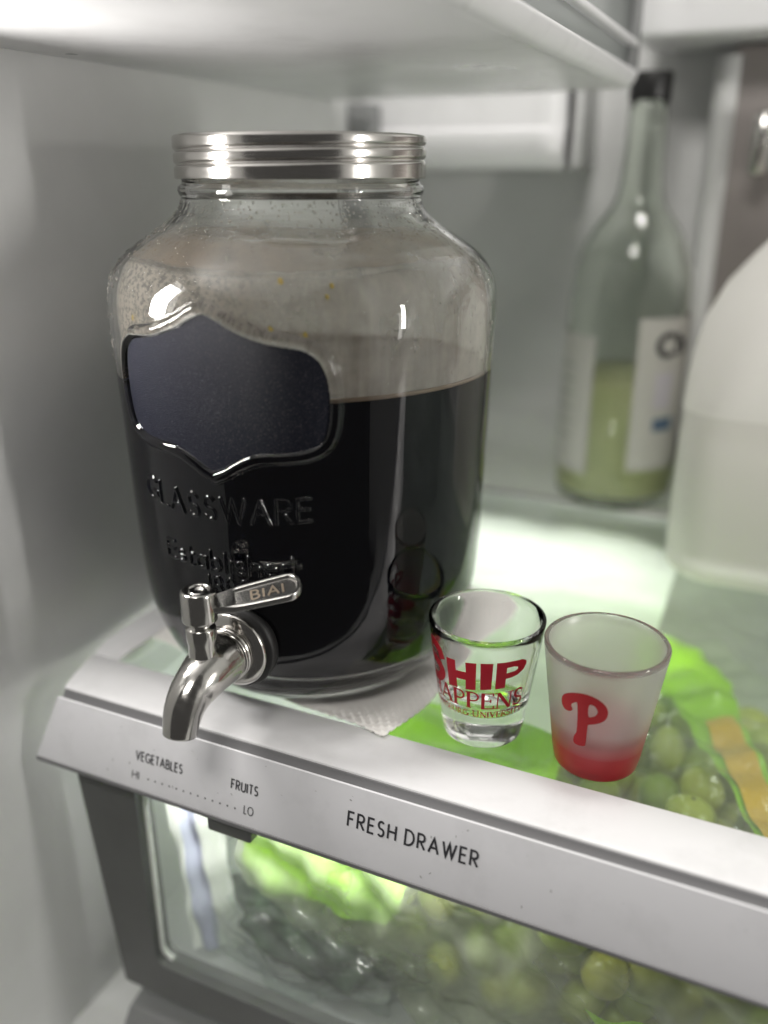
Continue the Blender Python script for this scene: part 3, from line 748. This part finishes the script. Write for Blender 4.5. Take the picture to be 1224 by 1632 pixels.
M['leversteel'] = mat('brushed_steel', (.50, .49, .47), .24, 1); o = obj('lever', V, Fc, M['leversteel'], tap); o.data.set_sharp_from_angle(angle=math.radians(45))
st, w = layout('BIAI', .3); k = .0125/w
V, Fc = ribbon_mesh([(s, .16) for s in st], lambda u, v, si: lev(.0205+u*k, -.0026+v*.0050, .00035+.00002*si), .3)
obj('lever_lettering', V, Fc, M['engrave'], tap, smooth=False)

# ================================================================== PAPER TOWEL
tw = []
nU, nV = 240, 210
a0 = np.array([-.1283, .2795]); aL = np.array([-.2850, .3135]); aR = np.array([-.1070, .4300]); aF = np.array([-.2700, .4550])
U_, V_ = np.meshgrid(np.linspace(0, 1, nU), np.linspace(0, 1, nV))
XY = ((1-U_)*(1-V_))[..., None]*a0 + (U_*(1-V_))[..., None]*aL + ((1-U_)*V_)[..., None]*aR + (U_*V_)[..., None]*aF
XY[..., 1] += .0016*np.sin(U_*9+.6)*(1-V_)+.0008*np.sin(U_*23)*(1-V_)
XY[..., 0] += .0020*np.sin(V_*8)*(1-U_)
dj = np.hypot(XY[..., 0]-JX, XY[..., 1]-JY)
lift = np.clip((dj-.060)/.05, 0, 1)
Zt = .0012 + lift*(.0012+.0011*np.sin(XY[..., 0]*120+XY[..., 1]*60)+.0009*np.sin(XY[..., 0]*45-XY[..., 1]*150+1)) + .0012*np.clip(1-np.hypot(U_/.09, V_/.09), 0, 1)
ph = np.arctan2(XY[..., 1]-.36, XY[..., 0]+.17); rr = np.hypot(XY[..., 1]-.36, XY[..., 0]+.17)
dots = np.clip(np.cos(2*PI*U_*160/5.2)*np.cos(2*PI*V_*140/4.4)*1.8-.5, 0, 1)
Zt = np.maximum(Zt, .0008)
ramp_ = np.clip((.292-XY[..., 1])/.005, 0, 1); Zt = np.maximum(Zt, .0031*ramp_)
Zt = Zt + .0009*dots*np.clip(lift*5, 0, 1)
VV = np.concatenate([XY, Zt[..., None]], -1).reshape(-1, 3)
ii, jj = np.meshgrid(np.arange(nV-1), np.arange(nU-1), indexing='ij')
FF = np.stack([ii*nU+jj, (ii+1)*nU+jj, (ii+1)*nU+jj+1, ii*nU+jj+1], -1).reshape(-1, 4)
o = obj_np('paper_towel', VV, FF, M['towel']); tag(o, 'folded white dotted paper towel under the big jar', 'paper towel')
so = o.modifiers.new('thick', 'SOLIDIFY'); so.thickness = .0006; so.offset = -1

# ================================================================== SHOT GLASSES
GH, GR0, GR1 = .0546, .0171, .0245
def g_r(h): return GR0 + (GR1-GR0)*h/GH
def shot_profile(floor_z):
    return [(.0005, .0016), (.010, .0012), (.0150, .0002), (.0163, 0), (.0169, .0007), (.01715, .002)] + [(g_r(h), h) for h in np.linspace(.006, .0500, 10)] + \
           [(g_r(.0525), .0525), (g_r(.054)-.0001, .0540), (g_r(.0546)-.0006, .0546), (g_r(.0546)-.0013, .05465), (g_r(.054)-.0020, .0541)] + \
           [(g_r(h)-.0024-.0006*(1-h/.05), h) for h in np.linspace(.050, floor_z+.006, 8)] + [(g_r(floor_z)-.0045, floor_z+.0022), (g_r(floor_z)-.0085, floor_z+.0004), (.004, floor_z), (.0005, floor_z)]
def cmap(th0=0):
    def f(u, v, si=0):          # u degrees, v height
        r = g_r(v)+.00012+.00001*(si % 5); a = math.radians(u)
        return (r*math.sin(a), -r*math.cos(a), v)
    return f
g1 = empty('shot_glass', (-.0939, .3100, .0004), 'clear shot glass with red lettering, next to the big jar', 'shot glass')
V, Fc = lathe(shot_profile(.0130), 128); obj('glass_body', V, Fc, M['glass'], g1)
cm = cmap()
def block(name, polys, m, parent, cuts=3):
    bm = bmesh.new()
    for outl, holes in polys:
        b2 = poly_mesh(outl, holes, cm, cuts); me = bpy.data.meshes.new('tmp'); b2.to_mesh(me); b2.free(); bm.from_mesh(me); bpy.data.meshes.remove(me)
    return from_bm(name, bm, m, parent, True)
def ru(u): return (u-20)*.00003           # the line of print climbs a little to the right
H_ = [(-26, .0432), (-14.5, .0436), (-14.2, .0388), (-2.6, .0392), (-2.9, .0440), (8.4, .0446), (8.0, .0312), (-3.2, .0306), (-3.0, .0353), (-13.6, .0350), (-13.3, .0303), (-25, .0297)]
I_ = [(12.6, .0448), (25, .0450), (24.6, .0320), (13, .0316)]
P_ = [(28.5, .0452)] + [(45, .0454), (56, .0452), (61.5, .0440), (62.5, .0422), (60, .0398), (53, .0380), (45, .0372), (39.5, .0370), (39.5, .0325), (28.8, .0321)]
Ph = [(39.5, .0424), (47, .0426), (51.5, .0420), (52, .0410), (48.5, .0402), (39.5, .0398)]
ss_ = spline([(-33, .0405), (-38, .0450), (-50, .0462), (-60, .0440), (-60, .0405), (-50, .0385), (-38, .0368), (-35, .0335), (-42, .0305), (-54, .0295), (-64, .0315)], 6)
block('lettering', [(H_, []), (I_, []), (P_, [Ph])], M['red'], g1)
V, Fc = ribbon_mesh([([(a, b*2300) for a, b in ss_], 9.5)], lambda u, v, si: cm(u, v/2300), 3.0); obj('lettering', V, Fc, M['red'], g1, smooth=True)
# serif lines: strokes with thick and thin widths
T, t_ = .15, .065
def ser(x, y, w=.26): return ([(x-w/2, y), (x+w/2, y)], .05)
SG = {
 'H': (.78, [([(.13, 0), (.13, 1)], T), ([(.65, 0), (.65, 1)], T), ([(.13, .52), (.65, .52)], t_), ser(.13, .025), ser(.13, .975), ser(.65, .025), ser(.65, .975)]),
 'A': (.84, [([(.10, 0), (.42, 1)], t_), ([(.40, 1), (.72, 0)], T), ([(.2, .34), (.62, .34)], t_), ser(.1, .025), ser(.72, .025)]),
 'P': (.64, [([(.13, 0), (.13, 1)], T), ([(.13, .97), (.32, .97)] + arc(.32, .72, .24, .25, 90, -90, 8) + [(.13, .47)], .085), ser(.13, .025), ser(.1, .975, .2)]),
 'E': (.64, [([(.13, 0), (.13, 1)], T), ([(.05, .97), (.56, .97), (.56, .82)], t_), ([(.13, .52), (.46, .52)], t_), ([(.46, .62), (.46, .42)], t_), ([(.05, .03), (.60, .03), (.60, .2)], t_)]),
 'N': (.84, [([(.13, 0), (.13, 1)], t_), ([(.13, 1), (.70, 0)], T), ([(.70, 0), (.70, 1)], t_), ser(.13, .025), ser(.08, .975, .2), ser(.70, .975)]),
 'S': (.56, [([(x*.88+.05, y) for x, y in s_curve(.5)], .11), ([(.45, .95), (.45, .72)], .05), ([(.06, .05), (.06, .28)], .05)]),
 'U': (.80, [([(.13, 1), (.13, .32)] + arc(.38, .32, .25, .30, 180, 360, 8) + [(.63, 1)], .10), ser(.13, .975), ser(.63, .975)]),
 'R': (.72, [([(.13, 0), (.13, 1)], T), ([(.13, .97), (.32, .97)] + arc(.32, .74, .22, .23, 90, -90, 8) + [(.13, .51)], .085), ([(.3, .5), (.66, .02)], .13), ser(.13, .025), ser(.66, .025, .2)]),
 'B': (.64, [([(.13, 0), (.13, 1)], T), ([(.08, .97), (.3, .97)] + arc(.3, .75, .2, .22, 90, -90, 8) + [(.13, .53)], .085), ([(.3, .53)] + arc(.3, .27, .25, .25, 90, -90, 8) + [(.08, .03)], .085)]),
 'G': (.80, [(arc(.42, .5, .34, .47, 50, 330, 14), .11), ([(.70, .42), (.70, .1)], .13), ser(.68, .44)]),
 'I': (.34, [([(.16, 0), (.16, 1)], T), ser(.16, .025), ser(.16, .975)]),
 'V': (.80, [([(.1, 1), (.42, 0)], T), ([(.40, 0), (.70, 1)], t_), ser(.1, .975), ser(.7, .975)]),
 'T': (.68, [([(.34, 0), (.34, 1)], T), ([(.06, .80), (.06, .97), (.62, .97), (.62, .80)], t_), ser(.34, .025)]),
 'Y': (.74, [([(.1, 1), (.38, .45)], T), ([(.66, 1), (.38, .45)], t_), ([(.38, .5), (.38, 0)], T), ser(.1, .975), ser(.66, .975), ser(.38, .025)]),
}
def serif_line(text, th0, th1, base, h, sp=.3, caps=()):
    x = 0; out = []
    for i, ch in enumerate(text):
        if ch == ' ': x += sp; continue
        w, st = SG[ch]; k = 1.18 if i in caps else 1
        for pl, wd in st: out.append(([(x+a*k, b*k) for a, b in pl], wd))
        x += w*k
    kk = (th1-th0)/x; asp = kk/h*1.0
    # work in letter units, map to degrees and height afterwards
    V, Fc = ribbon_mesh(out, lambda u, v, si: cm(th0+u*kk, base(th0+u*kk)+v*h, si), .25)
    return obj('lettering', V, Fc, M['red'], g1, smooth=True)
serif_line('HAPPENS', -62, 66, lambda a: .0216+.00001*a, .0082)
serif_line('SHIPPENSBURG UNIVERSITY', -78, 68.5, lambda a: .0170+.000014*(a+10), .0030, .45, (13,))

g2 = empty('shot_glass', (-.0444, .3086, .0004), 'frosted shot glass with a red letter P and a red foot', 'shot glass')
pf = shot_profile(.0125); V, Fc = lathe(pf, 128)
hz = [z for r, z in pf]; idx = []
for i in range(len(pf)-1):
    clear = (i >= len(pf)-1-13 and False) or (pf[i][1] >= .0524 and pf[i+1][1] >= .0524)
    idx += [1 if clear else 0]*128
idx += [0]*(len(Fc)-len(idx))
obj('glass_body', V, Fc, None, g2, mats=[M['frost'], M['glass']], idx=idx)
def chaikin(p, it=2):
    for _ in range(it):
        q = []
        for a, b in zip(p, p[1:]+p[:1]):
            q += [(a[0]*.75+b[0]*.25, a[1]*.75+b[1]*.25), (a[0]*.25+b[0]*.75, a[1]*.25+b[1]*.75)]
        p = q
    return p
Pp = [(-33.8, .0351), (-32.3, .0376), (-26.9, .0398), (-19.1, .0416), (-7.8, .043), (1.7, .0426), (9.1, .041), (14.4, .0387), (16.6, .0359), (15.6, .033), (11.4, .031), (5.0, .0297), (-2.0, .0287), (-2.3, .0284), (-2.8, .0257), (-3.2, .0213), (-3.5, .0184), (-4.9, .0175), (-11.5, .0169), (-18.0, .0173), (-18.6, .0194), (-16.5, .022), (-14.6, .0229), (-14.0, .0263), (-13.7, .0306), (-13.8, .0349), (-14.6, .038), (-17.0, .0373), (-21.0, .0359), (-21.0, .0346), (-19.5, .0339), (-20.2, .0327), (-24.3, .0317), (-28.7, .0317), (-32.7, .0327)]
Pq = [(-3.0, .0387), (2.4, .0385), (5.8, .037), (6.6, .0353), (4.7, .0337), (1.2, .0328), (-3.0, .0323)]
block('letter_decal', [(chaikin(Pp), [chaikin(Pq)])], M['pred'], g2, 3)

# ================================================================== BOTTLE AT THE BACK
bt = empty('glass_bottle', (-.1002, .6340, 0), 'tall clear bottle of pale green drink with black cap, at the back', 'bottle')
bo = [(.0005, .006), (.030, .003), (.036, .0005), (.0400, .003), (.0416, .010), (.0418, .03), (.0416, .09), (.0412, .125), (.0408, .145), (.0397, .160), (.0375, .172), (.0338, .183), (.0285, .192), (.0225, .1995), (.0178, .206), (.0153, .213), (.0142, .222), (.0135, .24), (.0126, .262), (.0118, .275)]
inn_ = [(.0096, .275), (.0104, .262), (.0113, .24), (.0120, .222), (.0131, .212), (.0156, .2045), (.0203, .1975), (.0263, .190), (.0316, .181), (.0353, .170), (.0375, .159), (.0386, .145), (.0393, .09), (.0395, .012), (.036, .008), (.0005, .010)]
V, Fc = lathe(bo+inn_, 72); obj('bottle_glass', V, Fc, M['botglass'], bt)
V, Fc = lathe([(.0005, .0105), (.036, .0085), (.0400, .012), (.0402, .09), (.0400, .0935), (.0005, .0935)], 72); obj('drink', V, Fc, M['limeade'], bt)
V, Fc = lathe([(.0122, .2695), (.0130, .2700), (.0132, .2715), (.0134, .2840), (.0128, .2860), (.0005, .2862)], 48); obj('cap', V, Fc, M['black'], bt)
def wrap(name, th0, th1, z0, z1, r, m, parent, n=16):
    V = []; Fc = []
    for i in range(n+1):
        a = math.radians(th0+(th1-th0)*i/n)
        V += [(r*math.sin(a), -r*math.cos(a), z0), (r*math.sin(a), -r*math.cos(a), z1)]
    for i in range(n): Fc.append((2*i, 2*i+2, 2*i+3, 2*i+1))
    return obj(name, V, Fc, m, parent)
lb1 = wrap('front_label', 20, 118, .032, .137, .04215, M['label'], bt)
lb2 = wrap('rear_label', -92, -18, .026, .123, .04215, M['label'], bt)
st, w = layout('Ch', .2)
V, Fc = ribbon_mesh([(s, .26) for s in st], lambda u, v, si: (.0424*math.sin(math.radians(40+u*24)), -.0424*math.cos(math.radians(40+u*24)), .112+v*.014), .2); obj('lettering', V, Fc, M['ink'], bt)
wrap('blue_mark', 42, 66, .060, .069, .0424, mat('blue_label_print', (.09, .14, .22), .5), bt, 6)
wrap('pale_mark', 40, 60, .076, .100, .0424, mat('lilac_label_print', (.50, .47, .52), .5), bt, 6)
for k in range(6): wrap('text_line', -80, -40, .050+.010*k, .0525+.010*k, .0424, mat('grey_label_print', (.35, .36, .33), .6) if k == 0 else bpy.data.materials['grey_label_print'], bt, 6)

# ================================================================== JUG
jx0, jy0, W_ = -.046, .493, .150
jug = empty('plastic_jug', (jx0+W_/2, jy0+W_/2, 0), 'white translucent plastic jug standing at the right edge', 'jug')
def rsq(hx, r, z, n=7):
    p = []
    for sx, sy, a in ((1, -1, -90), (1, 1, 0), (-1, 1, 90), (-1, -1, 180)):
        for k in range(n+1):
            w = math.radians(a+90*k/n); p.append((sx*(hx-r)+r*math.cos(w), sy*(hx-r)+r*math.sin(w), z))
    return p
H0 = W_/2
rings_ = [(H0-.020, .018, .0), (H0-.006, .024, .001), (H0-.001, .026, .006), (H0, .026, .014), (H0-.0015, .026, .017), (H0, .026, .020), (H0, .026, .085), (H0-.001, .027, .094), (H0+.0005, .030, .101), (H0, .033, .115), (H0-.001, .038, .130), (H0-.004, .045, .148), (H0-.012, .048, .166), (H0-.026, .044, .184), (H0-.044, .030, .204), (H0-.054, .0205, .218), (H0-.057, .0179, .228), (H0-.057, .0179, .236)]
V = [p for hx, r, z in rings_ for p in rsq(hx, r, z)]; n = 32; Fc = [tuple(reversed(range(n)))]
for i in range(len(rings_)-1):
    for j in range(n): k = (j+1) % n; Fc.append((i*n+j, i*n+k, (i+1)*n+k, (i+1)*n+j))
Fc.append(tuple(range((len(rings_)-1)*n, len(rings_)*n)))
obj('jug_body', V, Fc, None, jug, mats=[M['hdpe'], M['hdpefull']], idx=[0]+[1 if i < 8 else 0 for i in range(len(rings_)-1) for _ in range(n)]+[0])
V = [p for hx, r, z in [(H0-.024, .016, .004), (H0-.012, .020, .010), (H0-.010, .021, .090), (H0-.012, .02, .0935)] for p in rsq(hx, r, z)]; Fc = [tuple(reversed(range(n)))]
for i in range(3):
    for j in range(n): k = (j+1) % n; Fc.append((i*n+j, i*n+k, (i+1)*n+k, (i+1)*n+j))
Fc.append(tuple(range(3*n, 4*n)))
obj('contents', V, Fc, M['jugfill'], jug)
V, Fc = lathe([(.0195, .230), (.0200, .231), (.0200, .246), (.0190, .248), (.0005, .248)], 40); obj('cap', V, Fc, M['paperbag'], jug)
V, Fc = tube(spline([(.030, -.030, .206), (.047, -.047, .204), (.060, -.060, .180), (.066, -.066, .140), (.058, -.058, .112)], 6), .0095, 16); obj('handle', V, Fc, M['hdpe'], jug)
# taupe metal panel on the back wall and the bright bracket fixed in front of it
box('metal_panel', -.055, .44, .664, .684, .02, .303, M['taupe'], back, .004)
V, Fc = tube([(-.0570, .668, z) for z in np.linspace(.02, .297, 12)], .0085, 20); obj('reflection_strip', V, Fc, M['liner'], back)  # pale strip standing in for a blurred reflection along the panel edge
bk = empty('shelf_bracket', (-.030, .640, .243), 'small bright metal bracket on the taupe rear panel at the upper right edge', 'bracket')
V, Fc = tube([(0, 0, -.019), (0, 0, -.0165), (0, 0, 0), (0, 0, .0165), (0, 0, .019)], [.0040, .0062, .0062, .0062, .0040], 24); obj('bracket_bar', V, Fc, M['steel'], bk)
box('bracket_plate', .005, .030, .004, .026, -.016, .016, M['midgrey'], bk, .002)

# ================================================================== THINGS IN THE DRAWER
def inpoly(x, y, P):
    c = False
    for (xa, ya), (xb, yb) in zip(P, P[1:]+P[:1]):
        if (ya > y) != (yb > y) and x < (xb-xa)*(y-ya)/(yb-ya)+xa: c = not c
    return c
def nz_(x, y, s=1): return (math.sin(x*83+1.3)*math.sin(y*71+.4)+.6*math.sin(x*170+y*90)+.4*math.sin(y*240-x*60+2))*s
gb = empty('grape_bag', (-.05, .36, -.15), 'clear bag of green grapes with lime green and orange print in the drawer', 'bag of grapes')
def ongb(o): o.location = (.05, -.36, .15); o.parent = gb; return o
KB = 1.10                                    # the bag lies about 45 mm under the glass
def top_z(x, y): return -.0425 - .008*((y-.40)/.1)**2 + nz_(x, y, .0034)
def patch(name, P, m, zf, lift=0, res=.0022, cuts=4):
    bm = poly_mesh(P, [], lambda u, v, o: zf(u, v, lift), cuts)
    return from_bm(name, bm, m)
ztop = lambda x, y, l: (x, y, top_z(x, y)+l)
def zfront(x, z, l):
    b = .282 - .010*math.exp(-((z+.085)/.035)**2) + nz_(x, z, .0022) + .0022*math.sin(x*130+z*170+math.sin(z*90)*1.5) + .0012*math.sin(x*310-z*120)
    return (x, b-l, z)
ongb(patch('bag_film', [(a*KB, b*KB) for a, b in [(-.150, .285), (.045, .285), (.040, .40), (-.005, .478), (-.05, .480), (-.13, .40)]], M['clearbag'], ztop, .004, .004, 6))
ongb(patch('bag_film', [(-.198, -.024), (.050, -.024), (.050, -.152), (-.105, -.152), (-.135, -.115), (-.198, -.100)], M['frontfilm'], zfront, .004, .004, 6))
ongb(patch('printed_band', [(a*KB, b*KB) for a, b in [(-.150, .290), (-.150, .325), (-.120, .365), (-.080, .455), (-.045, .476), (-.016, .468), (.000, .440), (.010, .390), (.034, .320), (.030, .290), (.017, .318), (-.002, .355), (-.022, .395), (-.044, .425), (-.062, .405), (-.062, .345), (-.060, .306), (-.060, .286)]], M['lime'], ztop, .0005, .002, 6))
ongb(patch('orange_patch', [(a*KB, b*KB) for a, b in [(-.006, .386), (.006, .392), (.030, .322), (.026, .305), (.010, .338)]], M['orange'], ztop, .0022, .0015, 5))
ongb(patch('printed_band', [(-.195, -.024), (-.195, -.088), (-.182, -.094), (-.165, -.091), (-.150, -.097), (-.134, -.094), (-.122, -.088), (-.114, -.076), (-.110, -.024)], M['lime'], zfront, .0005, .002, 6))
ongb(patch('printed_band', [(-.034, -.084), (-.020, -.094), (-.010, -.099), (.000, -.094), (.008, -.084)], M['lime'], lambda x, z, l: zfront(x, z-.010, l), .0015, .0015))
# grapes: one object each on the bunch
bunch = empty('grape_bunch', (-.05, .36, -.15), 'bunch of pale green grapes inside the printed bag', 'grapes')
bm = bmesh.new(); bmesh.ops.create_uvsphere(bm, u_segments=20, v_segments=14, radius=.0106)
for v in bm.verts: v.co.z *= 1.18
base_g = from_bm('grape', bm, M['grape'], bunch); placed = []
cand = []
for _ in range(20000):
    x = random.uniform(-.145, .038); y = random.uniform(.298, .48); z = random.uniform(-.146, -.050)
    if z > top_z(x, y)-.014: continue
    if x < -.10 and z > -.085+.02: continue
    p = Vector((x, y, z))
    if all((p-q).length > .0190 for q in placed): placed.append(p)
    if len(placed) > 230: break
first = True
for p in placed:
    o = base_g if first else base_g.copy()
    if not first: COL.objects.link(o); o.parent = bunch
    first = False
    o.scale = [random.uniform(.86, 1.06)*k_ for k_ in (1, 1, random.uniform(.95, 1.15))]
    o.location = p - Vector(bunch.location); o.rotation_euler = (random.uniform(-1.2, 1.2), random.uniform(-1.2, 1.2), random.uniform(0, 6))
top_p = sorted(placed, key=lambda p: -p.z)
for k in range(26):
    a = top_p[k*2]; b = a+Vector((random.uniform(-.012, .012), random.uniform(-.010, .012), random.uniform(-.020, -.008)))
    ctr = Vector(bunch.location); pts_ = spline([tuple(a-ctr+Vector((0, 0, .010))), tuple((a+b)/2-ctr+Vector((.003, .004, .006))), tuple(b-ctr)], 4)
    V, Fc = tube(pts_, .0011, 6); obj('stem', V, Fc, M['stem'], bunch)
# dark leafy greens in a crinkled clear bag
lg = empty('leafy_greens', (-.172, .300, -.160), 'dark green leafy vegetables in crinkled clear plastic, left in the drawer', 'vegetables')
def lump(cx, cy, cz, rx, ry, rz, amp, seed, sub=4, crease=0):
    r_ = random.Random(int(seed*100)); ds = [(Vector((r_.uniform(-1, 1), r_.uniform(-1, 1), r_.uniform(-1, 1))).normalized()*r_.uniform(3, 13), r_.uniform(0, 6)) for _ in range(14)]
    bm = bmesh.new(); bmesh.ops.create_icosphere(bm, subdivisions=sub, radius=1)
    for v in bm.verts:
        p = v.co; q = 1+amp*(math.sin(p.x*5+seed)*math.sin(p.y*6+seed*2)+.7*math.sin(p.z*9+p.x*7+seed)+.45*math.sin(p.y*17-p.z*13+seed*3))
        if crease: q += crease*sum((.5-abs(math.sin(p.dot(d)+f)))*3/d.length for d, f in ds)/3
        v.co = Vector((p.x*rx*q, p.y*ry*q, p.z*rz*q))+Vector((cx, cy, cz))
    return bm
from_bm('leaf_clump', lump(.004, -.004, .026, .054, .024, .026, .10, .5, 6, .30), M['leaf'], lg)
for k in range(7):                                     # each leaf: a folded, wavy blade
    Ll, Wl = random.uniform(.030, .052), random.uniform(.010, .018); V = []; Fc = []
    for i in range(11):
        u = i/10; w = Wl*math.sin(PI*u**.8)**.8+.0006
        for q in range(-3, 4):
            f = q/3; V.append(Vector((Ll*(u-.5), w*f, .010*math.sin(u*2.4)+.004*abs(f)+.0022*math.sin(u*17+q*1.3)*abs(f))))
    Fc = [(i*7+q, i*7+q+1, i*7+q+8, i*7+q+7) for i in range(10) for q in range(6)]
    mt = Matrix.Translation((random.uniform(-.045, .050), random.uniform(-.010, .012), random.uniform(.030, .052))) @ Matrix.Rotation(random.uniform(0, 6.3), 4, 'Z') @ Matrix.Rotation(random.uniform(-1.2, 1.2), 4, 'X') @ Matrix.Rotation(random.uniform(-.6, .6), 4, 'Y')
    obj('leaf', [mt @ v for v in V], Fc, M['leaf'], lg)
cb = from_bm('plastic_wrap', lump(.004, -.006, .032, .070, .034, .042, .05, 2.2, 6, .42), M['cling'], lg)
# white film bags: one under the rear of the glass, one standing at the left
V = []; nx_, ny_ = 60, 60
for j in range(ny_+1):
    for i in range(nx_+1):
        x = -.268+.228*i/nx_; y = .350+.237*j/ny_
        V.append((x, y, -.0125+nz_(x*.8, y*.8, .0012)-.05*max(0, i/nx_-.80)**1.3-.06*max(0, .25-j/ny_)**1.3))
Fc = [(j*(nx_+1)+i, j*(nx_+1)+i+1, (j+1)*(nx_+1)+i+1, (j+1)*(nx_+1)+i) for j in range(ny_) for i in range(nx_)]
tag(obj('white_produce_bag', V, Fc, M['paperbag']), 'white plastic bag lying flat under the rear shelf glass', 'bag')
V = []; Fc = []
for j in range(41):
    for i in range(13):
        z = -.15+.125*j/40; x = -.2400+.022*i/12 + .010*(1-j/40); V.append((x, .268+.0018*math.sin(i*1.1+j*.16)+nz_(x, z, .0016)+.012*i/12, z))
for j in range(40):
    for i in range(12): Fc.append((j*13+i, j*13+i+1, (j+1)*13+i+1, (j+1)*13+i))
idx = [1 if 2 <= (k % 12) <= 5 else 0 for k in range(len(Fc))]
tag(obj('striped_bag', V, Fc, None, mats=[M['paperbag'], M['blue']], idx=idx), 'white bag with lavender stripe standing at the left of the drawer', 'bag')
